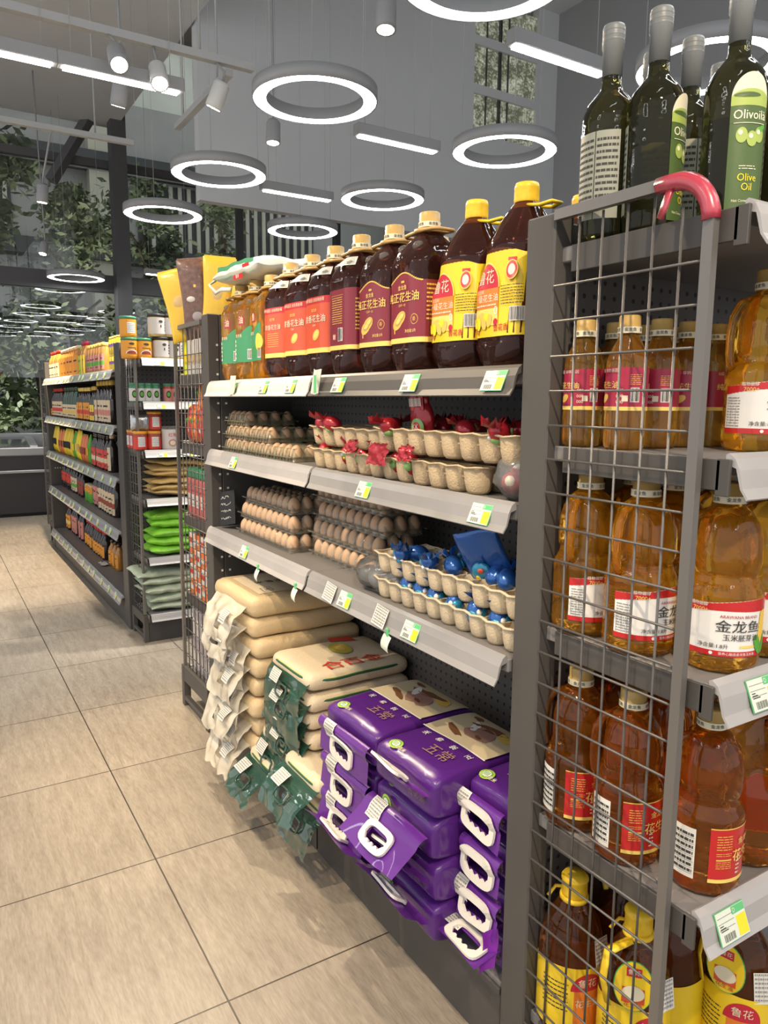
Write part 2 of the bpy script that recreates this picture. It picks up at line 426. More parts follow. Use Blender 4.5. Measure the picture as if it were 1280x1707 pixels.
mb = MB(); mb.box((6.45, 4.0, 2.8), (.1, 16, 5.6), 'wall_grey'); struct(mb.build('wall_right'))
# high dark bulkhead over the far side of the shop, with three tall panes whose glow of lit plants is painted on
WY = 6.75
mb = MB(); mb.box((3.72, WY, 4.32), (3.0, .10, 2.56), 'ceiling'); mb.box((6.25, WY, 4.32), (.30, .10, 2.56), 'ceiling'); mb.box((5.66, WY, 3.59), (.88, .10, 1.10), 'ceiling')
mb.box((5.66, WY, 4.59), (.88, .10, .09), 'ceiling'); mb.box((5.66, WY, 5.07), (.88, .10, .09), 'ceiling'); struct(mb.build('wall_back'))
# facade: glass wall with dark posts and rails
m = bpy.data.materials.new('glass'); m.use_nodes = True; nt = m.node_tree
g = nt.nodes.new('ShaderNodeBsdfGlossy'); g.inputs['Roughness'].default_value = .0; t = nt.nodes.new('ShaderNodeBsdfTransparent'); t.inputs[0].default_value = (.86, .9, .9, 1)
fr = nt.nodes.new('ShaderNodeFresnel'); fr.inputs[0].default_value = 1.58; mx = nt.nodes.new('ShaderNodeMixShader')
nt.links.new(fr.outputs[0], mx.inputs[0]); nt.links.new(t.outputs[0], mx.inputs[1]); nt.links.new(g.outputs[0], mx.inputs[2]); nt.links.new(mx.outputs[0], nt.nodes['Material Output'].inputs[0])
MT['glass'] = m
GY = 9.75
mb = MB(); mb.box((1.2, GY, 2.8), (9.6, .012, 5.6), 'glass'); struct(mb.build('window_1'))
mb = MB()
for z in (2.68, 4.05): mb.box((1.2, GY, z), (9.6, .14, .20 if z < 3 else .09), 'beam')
for x in (-1.9, -.2, 3.75, 5.2): mb.box((x, GY, 2.8), (.07, .12, 5.6), 'beam')
struct(mb.build('trim_1'))
mb = MB(); mb.box((2.16, 9.45, 2.8), (.17, .17, 5.6), 'beam'); struct(mb.build('column'))
mb = MB(); mb.tube([(1.45, 9.60, 3.75), (2.15, 9.60, 4.95)], .07, 'brace', 4, sm=False); struct(mb.build('trim_2'))
# bulkhead panes: reflected plant light painted as an emission pattern
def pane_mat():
    m = bpy.data.materials.new('pane_glow'); m.use_nodes = True; nt = m.node_tree; N = nt.nodes; L = nt.links
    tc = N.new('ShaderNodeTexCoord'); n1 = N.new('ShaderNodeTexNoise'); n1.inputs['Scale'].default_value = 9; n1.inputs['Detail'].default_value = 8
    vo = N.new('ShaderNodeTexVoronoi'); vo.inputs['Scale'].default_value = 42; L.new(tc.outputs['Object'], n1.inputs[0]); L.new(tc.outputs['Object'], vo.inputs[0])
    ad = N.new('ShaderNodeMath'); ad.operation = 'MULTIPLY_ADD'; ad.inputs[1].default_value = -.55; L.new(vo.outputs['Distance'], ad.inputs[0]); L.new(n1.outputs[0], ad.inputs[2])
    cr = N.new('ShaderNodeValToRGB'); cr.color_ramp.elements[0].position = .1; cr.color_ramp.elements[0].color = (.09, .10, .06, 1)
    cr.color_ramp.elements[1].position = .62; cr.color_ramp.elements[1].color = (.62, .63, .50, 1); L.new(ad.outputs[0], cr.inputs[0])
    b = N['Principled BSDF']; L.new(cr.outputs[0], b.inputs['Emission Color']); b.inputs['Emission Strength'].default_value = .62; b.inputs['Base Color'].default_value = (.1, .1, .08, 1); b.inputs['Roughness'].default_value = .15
    MT['pane_glow'] = m
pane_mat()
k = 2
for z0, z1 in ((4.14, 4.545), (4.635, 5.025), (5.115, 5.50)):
    mb = MB(); mb.box((5.66, WY, (z0+z1)/2), (.88, .03, z1-z0), 'pane_glow'); w = struct(mb.build('window_%d' % k)); k += 1
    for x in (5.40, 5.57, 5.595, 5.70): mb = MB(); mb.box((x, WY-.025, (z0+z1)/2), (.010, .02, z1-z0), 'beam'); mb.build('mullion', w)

# ------------------------------------------------------------------ lamps
def emis(name, col, s):
    m = bpy.data.materials.new(name); m.use_nodes = True; nt = m.node_tree
    e = nt.nodes.new('ShaderNodeEmission'); e.inputs[0].default_value = (*col, 1); e.inputs[1].default_value = s
    nt.links.new(e.outputs[0], nt.nodes['Material Output'].inputs[0]); MT[name] = m
emis('ring_light', (.97, .99, 1.0), RING_L); emis('bar_light', (1, .99, .97), BAR_L); emis('spot_light', (1, .93, .78), 40)
mat('lamp_body', (.34, .345, .355), .5); mat('rod', (.45, .46, .46), .4); mat('lamp_white', (.72, .72, .70), .4)
def make_ring(CL=2.84):
    t = thing('ring_light', 'x', 'lamp')
    R0, R1 = .305, .238
    mb = MB(); mb.lathe([(R1, .004), (R1, .06), (R0, .06), (R0, .0), (R0-.006, .0), (R0-.006, .004)], 'lamp_body', 64, caps=False); mb.build('housing', t)
    mb = MB(); mb.lathe([(R0-.006, .003), (R1, .003)], 'ring_light', 64, caps=False); mb.build('diffuser', t)
    mb = MB()
    for a in (0, 2.1, 4.2): mb.tube([(.27*math.cos(a), .27*math.sin(a), .06), (.27*math.cos(a), .27*math.sin(a), CL)], .0016, 'rod', 5)
    mb.build('cable', t)
    return t
ring_hi = Once(make_ring); ring_lo = Once(lambda: make_ring(1.72))
ring_dp = Once(lambda: make_ring(1.84))
def put_ring(p, l): (ring_dp if p[1] > 9 else ring_lo if p[0] < 2 and p[1] > .7 else ring_hi).put(p, 0, l, GR)
GR = 'ring lamps on the ceiling'
RL = [((1.75, 3.50, 2.75), 'round white ring lamp, largest complete ring in the left row above the aisle shelf'),
      ((1.765, 4.93, 2.75), 'round white ring lamp second in the left row, behind the largest ring'),
      ((1.755, 6.21, 2.75), 'round white ring lamp at the far end of the left row, nearest the dark column'),
      ((1.76, 2.215, 2.75), 'round white ring lamp cut off by the top edge of the picture'),
      ((3.02, 3.575, 2.75), 'round ring lamp above the yellow capped oil bottles, nearest complete ring of the right row'),
      ((2.975, 4.865, 2.75), 'round white ring lamp second in the right row, at the end of a strip lamp'),
      ((2.935, 6.125, 2.75), 'round white ring lamp smallest in the right row above the maroon oil bottles'),
      ((3.03, 2.24, 2.75), 'round white ring lamp half hidden behind the dark olive oil bottle necks'),
      ((1.60, 9.22, 2.64), 'round white ring lamp just inside the glass wall, left of the column')]
for p, l in RL: put_ring(p, l)
for p in ((1.76, .93, 2.75), (3.03, .95, 2.75), (1.76, -.35, 2.75), (.2, -1.2, 2.75), (-1.3, 1.0, 2.75), (-1.3, 3.6, 2.75), (-1.3, 6.2, 2.75)):  # unseen rings carrying the grid on, added for lighting
    put_ring(p, 'unseen round ring lamp added to light the shop beyond the view')
def make_bar(L=.56, CL=2.84):
    t = thing('strip_light', 'x', 'lamp'); mb = MB(); mb.box((0, 0, .035), (L, .06, .06), 'lamp_body', bev=.004); mb.build('housing', t)
    mb = MB(); mb.box((.0, 0, .002), (L-.05, .048, .008), 'bar_light'); mb.build('diffuser', t)
    mb = MB()
    for x in (-.22, .22): mb.tube([(x, 0, .06), (x, 0, CL)], .0016, 'rod', 5)
    mb.build('cable', t); return t
bar_hi = Once(make_bar); bar_lo = Once(lambda: make_bar(.56, 1.72))
class bar:
    @staticmethod
    def put(p, r, l, g): return (bar_lo if p[0] < 2 and p[1] > .7 else bar_hi).put(p, r, l, g)
GB = 'strip lamps on the ceiling'
for p, l in (((2.425, 3.80, 2.75), 'white strip lamp between the two middle ring lamps'), ((2.44, 2.54, 2.75), 'white strip lamp crossing the lit window panes behind the olive oil bottles'),
             ((2.405, 5.10, 2.75), 'white strip lamp farthest of the strips, ending at a ring lamp'), ((.90, 3.77, 2.75), 'long white strip lamp at the left under the bright spotlight'),
             ((.34, 3.77, 2.75), 'left part of the white strip lamp leaving the left edge of the picture')): bar.put(p, 0, l, GB)
for p in ((2.5, 1.27, 2.75), (.5, .2, 2.75), (2.5, -.1, 2.75), (.5, 2.3, 2.75), (-.9, 5.1, 2.75)):  # more strips out of view, added for lighting
    if p[0] == .5 and p[1] > 1: continue
    bar.put(p, 0, 'unseen strip lamp added to light the shop beyond the view', GB)
# track rails on rods, with adjustable spot heads
def track(x0, x1, y, z, label, axis='x'):
    t = thing('lighting_track', label, 'lamp track', (x0, y, z) if axis == 'x' else (y, x0, z))
    mb = MB(); L = x1-x0
    if axis == 'x': mb.box((L/2, 0, 0), (L, .04, .035), 'rod')
    else: mb.box((0, L/2, 0), (.04, L, .035), 'rod')
    mb.build('rail', t)
    for k in (.2, .86):
        p = (L*k, 0) if axis == 'x' else (0, L*k)
        mb = MB(); mb.tube([(*p, .015), (*p, 4.48-z)], .006, 'rod', 6); mb.build('suspension_rod', t)
track(-.4, 1.55, 3.80, 2.96, 'grey lighting track hanging on rods at the upper left'); track(-.4, 1.42, 5.72, 3.10, 'grey lighting track farther back, lower at the left edge')
track(4.05, 5.0, 1.52, 3.02, 'short grey lighting track running away from the viewer beside the spotlights', 'y')
def spot(i, p, aim, watts, cone, col, rad):
    p = Vector(p); d = (Vector(aim)-p).normalized()
    names = ['brightest round spotlight, glaring above the left strip lamp', 'round spotlight head overlapping the left strip lamp', 'tilted spotlight head at the right end of the left lighting track',
             'small spotlight under the far track with its lamp low', 'bright spotlight in front of the dark trees at the left edge', 'small bright spotlight lower among the trees at the left']
    lab = names[i] if i < 6 else ('round downlight in the ceiling between the two ring rows' if i == 10 else 'small round downlight beyond the largest ring lamp' if i == 11 else 'unseen spotlight head added over the aisle for more light')
    t = thing('spotlight', lab, 'lamp', p, 0, 'spotlights added out of view' if 6 <= i < 10 else None)
    q = d.to_track_quat('-Z', 'Y').to_matrix()
    def lm(prof, m, nm):
        b = MB(); b.lathe(prof, m, 20); b.v = [tuple(q @ Vector(v)) for v in b.v]; b.build(nm, t)
    lm([(.034, -.002), (.042, -.004), (.042, .02), (.040, .11), (.028, .125)], 'lamp_white' if i in (1, 2) else 'lamp_body', 'lamp_head')
    lm([(.033, -.0045), (.033, -.004)], 'spot_light', 'lens')
    end = (0, 3.80-p.y, 2.95-p.z) if i < 3 else (0, 5.72-p.y, 3.09-p.z) if i == 4 else (0, 0, 4.48-p.z)
    b = MB(); b.tube([q @ Vector((0, 0, .12)), q @ Vector((0, 0, .15))+Vector((0, 0, .02)), end], .007, 'lamp_body', 6); b.build('bracket', t)
    l = bpy.data.lights.new('bulb', 'SPOT'); l.energy = watts; l.color = col; l.spot_size = math.radians(cone); l.spot_blend = .55; l.shadow_soft_size = rad
    lo = bpy.data.objects.new('bulb', l); C.objects.link(lo); lo.parent = t; lo.location = d*.03; lo.rotation_euler = d.to_track_quat('-Z', 'Y').to_euler()
for i, a in enumerate(SPOTS): spot(i, *a)

# ------------------------------------------------------------------ outside the glass: building front, trees, added tree lights
mat('facade', (.30, .285, .265), .8, noise_amt=.15, noise_scale=2); mat('facade_light', (.42, .39, .31), .8); mat('facade_dark', (.05, .05, .05), .8)
mat('leaf', (.19, .225, .125), .5, noise_amt=.6, noise_scale=1.3); mat('leaf_pale', (.29, .32, .19), .5, noise_amt=.5, noise_scale=1.1); mat('bark', (.10, .075, .05), .8)
mb = MB(); mb.box((1.5, 19, -.06), (26, 18.3, .1), 'facade'); struct(mb.build('ground'))
b = thing('building', 'grey building front across the street with columns and slatted windows', 'building', (1.5, 19, 0))
mb = MB(); mb.box((0, 0, 5.5), (26, .4, 11), 'facade'); mb.build('wall', b)
for x in (-4.5, -1.8, -.6, 2.3): mb = MB(); mb.box((x, -.35, 5.5), (.42, .4, 11), 'facade_light'); mb.build('pillar', b)
for z in (4.6, 6.6): mb = MB(); mb.box((0, -.4, z), (26, .5, .35), 'facade_dark'); mb.build('ledge', b)
for x0 in (-3.9, -1.5, 3.2, 5.8):
    mb = MB(); mb.box((x0+1.0, -.22, 5.6), (2.0, .06, 1.5), 'facade_dark'); w = mb.build('window', b)
    mb = MB()
    for i in range(9): mb.box((x0+.12+i*.22, -.28, 5.6), (.09, .05, 1.5), 'facade_light')
    mb.build('slat', w)
def tree(x, y, h, r, n, label, leaf='leaf', seed=1, z0=.8):
    rd = random.Random(seed); t = thing('tree', label, 'tree', (x, y, 0), 0, 'trees outside the glass')
    mb = MB(); pts = [(0, 0, 0), (.05, .02, h*.4), (-.05, .0, h*.85)]; mb.tube(pts, .07, 'bark', 8)
    for k in range(7):
        a = rd.uniform(0, 6.28); zz = rd.uniform(.3, .8)*h
        mb.tube([(0, 0, zz), (math.cos(a)*r*.5, math.sin(a)*r*.5, zz+.4), (math.cos(a)*r*.85, math.sin(a)*r*.85, zz+.55)], .022, 'bark', 5)
    mb.build('trunk', t); mb = MB()
    cl = [(rd.gauss(0, r*.5), rd.gauss(0, r*.5), rd.uniform(z0, h)) for _ in range(26)]
    for k in range(n):
        c = rd.choice(cl); p = Vector((c[0]+rd.gauss(0, r*.24), c[1]+rd.gauss(0, r*.24), c[2]+rd.gauss(0, r*.22)))
        a = Vector((rd.gauss(0, 1), rd.gauss(0, 1), rd.gauss(0, .6))).normalized(); bb = a.cross(Vector((rd.gauss(0, 1), rd.gauss(0, 1), rd.gauss(0, 1)))).normalized()
        s = rd.uniform(.05, .10)
        mb.add([p-a*s, p+bb*s*.42, p+a*s, p-bb*s*.42], [(0, 1, 2, 3)], leaf)
    mb.build('foliage', t)
tree(.62, 10.9, 4.4, .62, 5200, 'tall dark leafy tree outside the glass at the left edge', 'leaf', 3)
tree(1.95, 11.7, 4.1, .5, 4200, 'paler leafy tree outside the glass just left of the column', 'leaf_pale', 5)
tree(3.25, 12.4, 4.6, .58, 4600, 'dark leafy tree outside the glass right of the column', 'leaf', 11)
tree(4.75, 13.0, 4.8, .5, 2800, 'small bright green tree outside, above the yellow snack pouches', 'leaf_pale', 14)
tree(1.35, 10.2, 1.9, .16, 1200, 'low shrub outside the glass behind the freezer', 'leaf_pale', 17, .3)
for x, y, ax, lab in ((.2, 10.25, .62, 'unseen light added outside the glass to brighten the tall dark tree'), (2.05, 10.5, 2.0, 'unseen light added outside the glass to brighten the pale tree'), (3.3, 10.7, 3.3, 'unseen light added outside to brighten the tree right of the column'), (4.7, 11.2, 4.75, 'unseen light added outside the glass to brighten the small bright tree')):  # ground lamps added to brighten the trees
    t = thing('tree_fill_light', lab, 'lamp', (x, y, 0), 0, 'fill lights added under the trees'); mb = MB(); mb.lathe([(.05, 0), (.05, .015), (.012, .02), (.012, .09)], 'lamp_body', 16); mb.build('stake', t); mb = MB(); mb.lathe([(.04, .09), (.06, .14), (.06, .19), (.052, .19), (.04, .15)], 'lamp_body', 16); mb.build('lamp_head', t)
    l = bpy.data.lights.new('bulb', 'SPOT'); l.energy = 190; l.color = (1, .97, .85); l.spot_size = math.radians(95); l.spot_blend = .6; l.shadow_soft_size = .05; lo = bpy.data.objects.new('bulb', l); C.objects.link(lo); lo.parent = t; lo.location = (0, 0, .22); lo.rotation_euler = (Vector((ax, y+1.0, 3.4))-Vector((x, y, .2))).to_track_quat('-Z', 'Y').to_euler()
bar.put((2.62, 9.15, 2.75), 0, 'short white strip lamp far back beside the column', GB)

# ------------------------------------------------------------------ chest freezer by the glass
mat('freezer', (.045, .040, .042), .45); mat('freezer_trim', (.42, .42, .42), .35, metal=.3); film('freezer_glass', (.5, .53, .55), .35, .06)
t = thing('chest_freezer', 'long dark chest freezer with sliding glass lids in front of the glass wall', 'freezer', (.2, 9.38, 0))
mb = MB(); mb.box((-.2, 0, .36), (3.1, .62, .66), 'freezer', bev=.01); mb.box((-.2, 0, .02), (3.0, .56, .06), 'black'); mb.build('cabinet', t)
mb = MB(); mb.box((-.2, -.315, .50), (3.1, .02, .03), 'freezer_trim', bev=.004); mb.build('bumper_rail', t)
mb = MB(); mb.box((-.2, -.27, .72), (3.12, .10, .09), 'freezer_trim', bev=.01); mb.box((-.2, .27, .80), (3.12, .10, .20), 'freezer_trim', bev=.01)
for x in (-1.7, -.2, .85, 1.3): mb.box((x, 0, .78), (.09, .52, .09), 'freezer_trim', Matrix.Rotation(.18, 3, 'X'), bev=.008)
mb.build('rim', t)
for x0, w in ((-.95, 1.4), (.33, .95)):
    mb = MB(); mb.box((x0, 0, .815), (w, .50, .014), 'freezer_glass', Matrix.Rotation(.18, 3, 'X')); o = mb.build('lid', t)
# ------------------------------------------------------------------ shelving
def perf_mat(name, col, hole, pitch=.025, r=.0042):
    m = bpy.data.materials.new(name); m.use_nodes = True; nt = m.node_tree; N = nt.nodes; L = nt.links
    b = N['Principled BSDF']; b.inputs['Roughness'].default_value = .55
    tc = N.new('ShaderNodeTexCoord'); sx = N.new('ShaderNodeSeparateXYZ'); L.new(tc.outputs['Object'], sx.inputs[0])
    ad = N.new('ShaderNodeMath'); ad.operation = 'ADD'; L.new(sx.outputs[0], ad.inputs[0]); L.new(sx.outputs[1], ad.inputs[1])
    def cell(o):
        a = N.new('ShaderNodeMath'); a.operation = 'DIVIDE'; a.inputs[1].default_value = pitch; L.new(o, a.inputs[0])
        f = N.new('ShaderNodeMath'); f.operation = 'FRACT'; L.new(a.outputs[0], f.inputs[0])
        s = N.new('ShaderNodeMath'); s.operation = 'SUBTRACT'; s.inputs[1].default_value = .5; L.new(f.outputs[0], s.inputs[0])
        p = N.new('ShaderNodeMath'); p.operation = 'POWER'; p.inputs[1].default_value = 2; L.new(s.outputs[0], p.inputs[0]); return p
    p1, p2 = cell(ad.outputs[0]), cell(sx.outputs[2])
    su = N.new('ShaderNodeMath'); su.operation = 'ADD'; L.new(p1.outputs[0], su.inputs[0]); L.new(p2.outputs[0], su.inputs[1])
    lt = N.new('ShaderNodeMath'); lt.operation = 'LESS_THAN'; lt.inputs[1].default_value = (r/pitch)**2; L.new(su.outputs[0], lt.inputs[0])
    mx = N.new('ShaderNodeMix'); mx.data_type = 'RGBA'; mx.inputs[6].default_value = (*col, 1); mx.inputs[7].default_value = (*hole, 1)
    L.new(lt.outputs[0], mx.inputs[0]); L.new(mx.outputs[2], b.inputs['Base Color']); MT[name] = m
perf_mat('perforated', (.085, .078, .074), (.008, .008, .008))
RAILP = [(0, .0), (.004, .002), (.012, -.004), (.019, -.018), (.024, -.040), (.032, -.052), (.030, -.054), (.021, -.041), (.014, -.016), (.0, -.012)]
def shelf_part(root, name, x0, x1, y0, y1, z, out, railm='rail', rails=None, thick=.030):
    """one shelf board; out = direction of its open front; price rails clip on along the front edge (list of (from, to) along it)"""
    mb = MB(); mb.box(((x0+x1)/2, (y0+y1)/2, z-thick/2), (abs(x1-x0), abs(y1-y0), thick), 'shelf_top', bev=.003)
    o = mb.build(name, root)
    if out == 'x': ends = [((x0, a, z+.002), (x0, b, z+.002)) for a, b in (rails or [(y0+.004, y1-.004)])]; ov = (-1, 0, 0)
    else: ends = [((a, y0, z+.002), (b, y0, z+.002)) for a, b in (rails or [(x0+.004, x1-.004)])]; ov = (0, -1, 0)
    for i, (p, q) in enumerate(ends):
        mb = MB(); mb.extr(RAILP, p, q, ov, railm[i] if isinstance(railm, (list, tuple)) else railm); mb.build('price_rail', o)
    return o
def wire_side(root, x, y0, y1, z0, z1, pitch_y=.0505, pitch_z=.0562, front_low=True, tape=False, w=.012):
    """wire mesh side: flat bar up the front edge bending over into a top rail, wires welded behind"""
    yf, yb = (y0, y1) if front_low else (y1, y0); sg = 1 if yb > yf else -1
    r = .06; pts = [(x, yf, z0)]+[(x, yf, z1-r-.3*(1-i/3)) for i in range(4)]
    for i in range(1, 9):
        a = PI/2*i/8; pts.append((x, yf+sg*(r-r*math.cos(a)), z1-r+r*math.sin(a)))
    pts.append((x, yb, z1)); mb = MB(); mb.tube(pts, .0115, 'tube', 4, sm=False, flat=.75, ph=PI/4); o = mb.build('wire_frame', root)
    mb = MB(); n = int(round(abs(y1-y0)/pitch_y))
    for i in range(1, n):
        yy = yf+(yb-yf)*i/n; mb.tube([(x+.004, yy, z0), (x+.004, yy, z1-(.01 if i > 1 else .035))], .0021, 'wire', 6)
    z = z1-.11
    while z > z0+.02: mb.tube([(x, yf, z), (x, yb, z)], .0021, 'wire', 6); z -= pitch_z
    mb.build('wire_mesh', o)
    if tape:
        mb = MB(); tp = [Vector(p) for p in pts if p[2] > z1-.075][:10]
        mb.tube([Vector(p) for p in pts[4:13]]+[Vector((x, yf+sg*.085, z1))], .0125, 'red_film', 8); mb.tube([(x-.004, yf+sg*.06, z1), (x-.006, yf+sg*.07, z1-.03), (x-.004, yf+sg*.078, z1-.045)], .007, 'red_film', 5, flat=.3)
        mb.build('red_tape', o)['label'] = 'torn red film wrapped round the bent corner of the rail'
film('red_film', (.75, .05, .10), .6, .25)
# ---- near gondola
FX = .8925; BX = 1.235
g = thing('shelf_gondola', 'dark grey double-sided shelf unit in front with oil, eggs and rice', 'shelf unit', (FX, .95, 0)); GA = g
IX = 0
def rel(mb, o=(FX, .95, 0)): mb.v = [(v[0]-o[0], v[1]-o[1], v[2]-o[2]) for v in mb.v]; return mb
for y0, y1 in ((.925, .992), (2.655, 2.716)):
    mb = MB(); mb.box((FX+.022, (y0+y1)/2, .8045), (.044, y1-y0, 1.609), 'metal', bev=.003); yi = (y1-.012) if y0 < 1.5 else (y0+.012)
    mb.box((BX+.02, yi, .8045), (2*(BX-FX)-.05, .024, 1.609), 'metal', bev=.002)
    o = rel(mb).build('side_panel', g)
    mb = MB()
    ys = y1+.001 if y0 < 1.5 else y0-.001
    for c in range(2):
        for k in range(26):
            z = .20+k*.052; mb.box((FX+.035+c*.03, ys, z), (.007, .003, .007), 'black' if y0 < 1.5 else 'white')  # far slots painted white for light showing through
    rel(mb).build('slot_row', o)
mb = MB(); mb.box((BX, 1.823, .80), (.024, 1.661, 1.40), 'perforated'); rel(mb).build('back_panel', g)
YM = 1.805
def ashelf(z, x0, rm):
    for a, b, m in ((.996, YM-.004, rm[1]), (YM+.004, 2.651, rm[0])):
        mb = MB(); mb.box(((x0+BX-.012)/2, (a+b)/2, z-.014), (BX-.012-x0, b-a, .028), 'shelf_top', bev=.003); o = rel(mb).build('shelf', g)
        mb = MB(); mb.extr(RAILP, (x0+.001, a+.003, z+.004), (x0+.001, b-.003, z+.004), (-1, 0, 0), m); rel(mb).build('price_rail', o)
ashelf(1.365, FX+.01, ('rail_white', 'metal')); ashelf(1.122, FX+.005, ('rail', 'rail_clear')); ashelf(.838, FX-.005, ('rail', 'rail_clear'))
mb = MB(); mb.box(((FX+BX)/2, 1.823, .155), (BX-FX-.01, 1.655, .026), 'shelf_top', bev=.003); rel(mb).build('base_shelf', g)
mb = MB(); mb.box((FX+.012, 1.823, .071), (.014, 1.655, .142), 'metal', bev=.002); mb.box((FX+.004, 1.823, .150), (.012, 1.655, .018), 'metal', bev=.003); mb.box((FX+.0042, YM, .07), (.003, .003, .12), 'black'); rel(mb).build('kick_board', g)
# ---- end rack on the near end, facing the viewer's side
CX0, CX1 = .905, 1.575
cap = thing('end_shelf_rack', 'dark grey wire-sided end rack of oil bottles closest to the viewer', 'shelf unit', (.9, .9, 0)); GC = cap
def relc(mb): return rel(mb, (.9, .9, 0))
mb = MB(); mb.box((1.245, .957, .80), (.60, .018, 1.55), 'perforated'); relc(mb).build('back_panel', cap)
CAPZ = (1.556, 1.232, .916, .562, .158)
for z in CAPZ:
    mb = MB(); mb.box((1.24, .776, z-.0125), (.656, .338, .025), 'shelf_top', bev=.002)
    for x in (CX0+.004, CX1-.004): mb.box((x, .755, z-.022), (.006, .29, .042), 'metal', bev=.001); mb.box((x, .606, z-.025), (.006, .02, .05), 'metal', bev=.001)
    o = relc(mb).build('shelf', cap)
    mb = MB(); mb.extr([(a*1.12, b*1.1) for a, b in RAILP], (CX0+.008, .607, z+.006), (CX1-.01, .607, z+.006), (0, -1, 0), 'rail'); relc(mb).build('price_rail', o)
mb = MB(); mb.box((1.24, .622, .07), (.66, .016, .135), 'metal', bev=.002); relc(mb).build('kick_board', cap)
class RelMB: pass
def wires(root, off, *a, **k):
    before = set(root.children); wire_side(root, *a, **k)
    for c in root.children:
        if c not in before: c.location = (-off[0], -off[1], -off[2])
wires(cap, (.9, .9, 0), .8925, .640, .922, .02, 1.602, tape=True)
# ---- end rack on the far end of the near gondola
fcap = thing('end_shelf_rack', 'narrow wire-sided end rack of snacks at the far end of the front shelf unit', 'shelf unit', (.9, 2.75, 0))
def relf(mb): return rel(mb, (.9, 2.75, 0))
mb = MB(); mb.box((1.235, 2.728, .80), (.68, .02, 1.55), 'perforated'); relf(mb).build('back_panel', fcap)
FZ = (1.40, 1.13, .83, .50, .165)
for z in FZ:
    mb = MB(); mb.box((1.24, 2.895, z-.0125), (.656, .31, .025), 'shelf_top', bev=.002); mb.box((CX0+.004, 2.895, z-.02), (.006, .31, .04), 'metal'); o = relf(mb).build('shelf', fcap)
    mb = MB(); mb.extr(RAILP, (CX1-.01, 3.05, z+.006), (CX0+.008, 3.05, z+.006), (0, 1, 0), 'rail'); relf(mb).build('price_rail', o)
mb = MB()
for y in (2.745, 3.055): mb.box((.895, y, .09), (.03, .03, .18), 'metal', bev=.002)
mb.box((.892, 2.9, .145), (.02, .30, .07), 'metal', bev=.002); mb.box((.892, 2.9, .035), (.02, .30, .02), 'metal', bev=.002); relf(mb).build('foot_frame', fcap)
wires(fcap, (.9, 2.75, 0), .893, 2.722, 3.055, .18, 1.585, front_low=False, pitch_y=.050)
# ---- far gondola with its own end rack
GX = .935; GBX = 1.33
gb = thing('shelf_gondola', 'dark grey double-sided shelf unit of sauce bottles farther down the aisle', 'shelf unit', (GX, 4.3, 0))
def relb(mb): return rel(mb, (GX, 4.3, 0))
for y0, y1 in ((4.255, 4.375), (7.07, 7.16)):
    mb = MB(); mb.box((GBX, (y0+y1)/2, .8045), (2*(GBX-GX), y1-y0, 1.609), 'metal', bev=.003); o = relb(mb).build('side_panel', gb)
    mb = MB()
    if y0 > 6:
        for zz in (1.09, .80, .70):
            for c in range(4): mb.box((GX+.04+c*.02, y0-.001, zz), (.008, .003, .008), 'white')  # white stands for light seen through these slots
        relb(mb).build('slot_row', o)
mb = MB(); mb.box((GBX, 5.72, .80), (.02, 2.69, 1.40), 'perforated'); relb(mb).build('back_panel', gb)
BZ = (1.462, 1.150, .852, .545, .165)
for i, z in enumerate(BZ):
    for a, b, m in ((4.38, 5.72, 'rail'), (5.726, 7.066, 'rail_white')):
        mb = MB(); mb.box(((GX+GBX)/2, (a+b)/2, z-.014), (GBX-GX-.012, b-a, .028), 'shelf_top', bev=.003); o = relb(mb).build('shelf' if i < 4 else 'base_shelf', gb)
        mb = MB(); mb.extr(RAILP, (GX+.001, a+.003, z+.004), (GX+.001, b-.003, z+.004), (-1, 0, 0), m if i in (0, 1) else 'rail'); relb(mb).build('price_rail', o)
mb = MB(); mb.box((GX+.012, 5.72, .07), (.014, 2.69, .14), 'metal'); relb(mb).build('kick_board', gb)
bcap = thing('end_shelf_rack', 'wire-sided end rack with jars, noodles and green packets on the far shelf unit', 'shelf unit', (.95, 4.2, 0))
def relbc(mb): return rel(mb, (.95, 4.2, 0))
mb = MB(); mb.box((1.33, 4.245, .80), (.74, .018, 1.55), 'perforated'); relbc(mb).build('back_panel', bcap)
BCZ = (1.508, 1.288, 1.038, .782, .467, .158)
for z in BCZ:
    mb = MB(); mb.box((1.335, 4.085, z-.012), (.735, .29, .024), 'shelf_top', bev=.002); mb.box((.971, 4.085, z-.02), (.006, .29, .04), 'metal'); o = relbc(mb).build('shelf', bcap)
    mb = MB(); mb.extr([(a*.7, b*.72) for a, b in RAILP], (.975, 3.94, z+.004), (1.69, 3.94, z+.004), (0, -1, 0), 'rail_white' if z > .7 else 'rail'); relbc(mb).build('price_rail', o)
mb = MB(); mb.box((1.335, 3.985, .066), (.73, .016, .132), 'metal_dark', bev=.002)
for y in (3.985, 4.225): mb.box((.958, y, .075), (.026, .026, .15), 'metal', bev=.002)
mb.box((.955, 4.105, .125), (.016, .23, .05), 'metal', bev=.002); mb.box((.955, 4.105, .03), (.016, .23, .018), 'metal', bev=.002); relbc(mb).build('foot_frame', bcap)
wires(bcap, (.95, 4.2, 0), .955, 3.985, 4.25, .155, 1.585, pitch_y=.05)
bcap2 = thing('end_shelf_rack', 'thin wire side of the rack at the far end of the sauce shelf unit', 'shelf unit', (.95, 7.3, 0))
mb = MB()
for z in (.16, .5, .85, 1.15): mb.box((.42, .0, z), (.84, .26, .03), 'shelf_top')
mb.box((.02, .12, .09), (.03, .03, .18), 'metal'); mb.build('shelf', bcap2); wires(bcap2, (.95, 7.3, 0), .94, 7.165, 7.44, .15, 1.56, front_low=False)
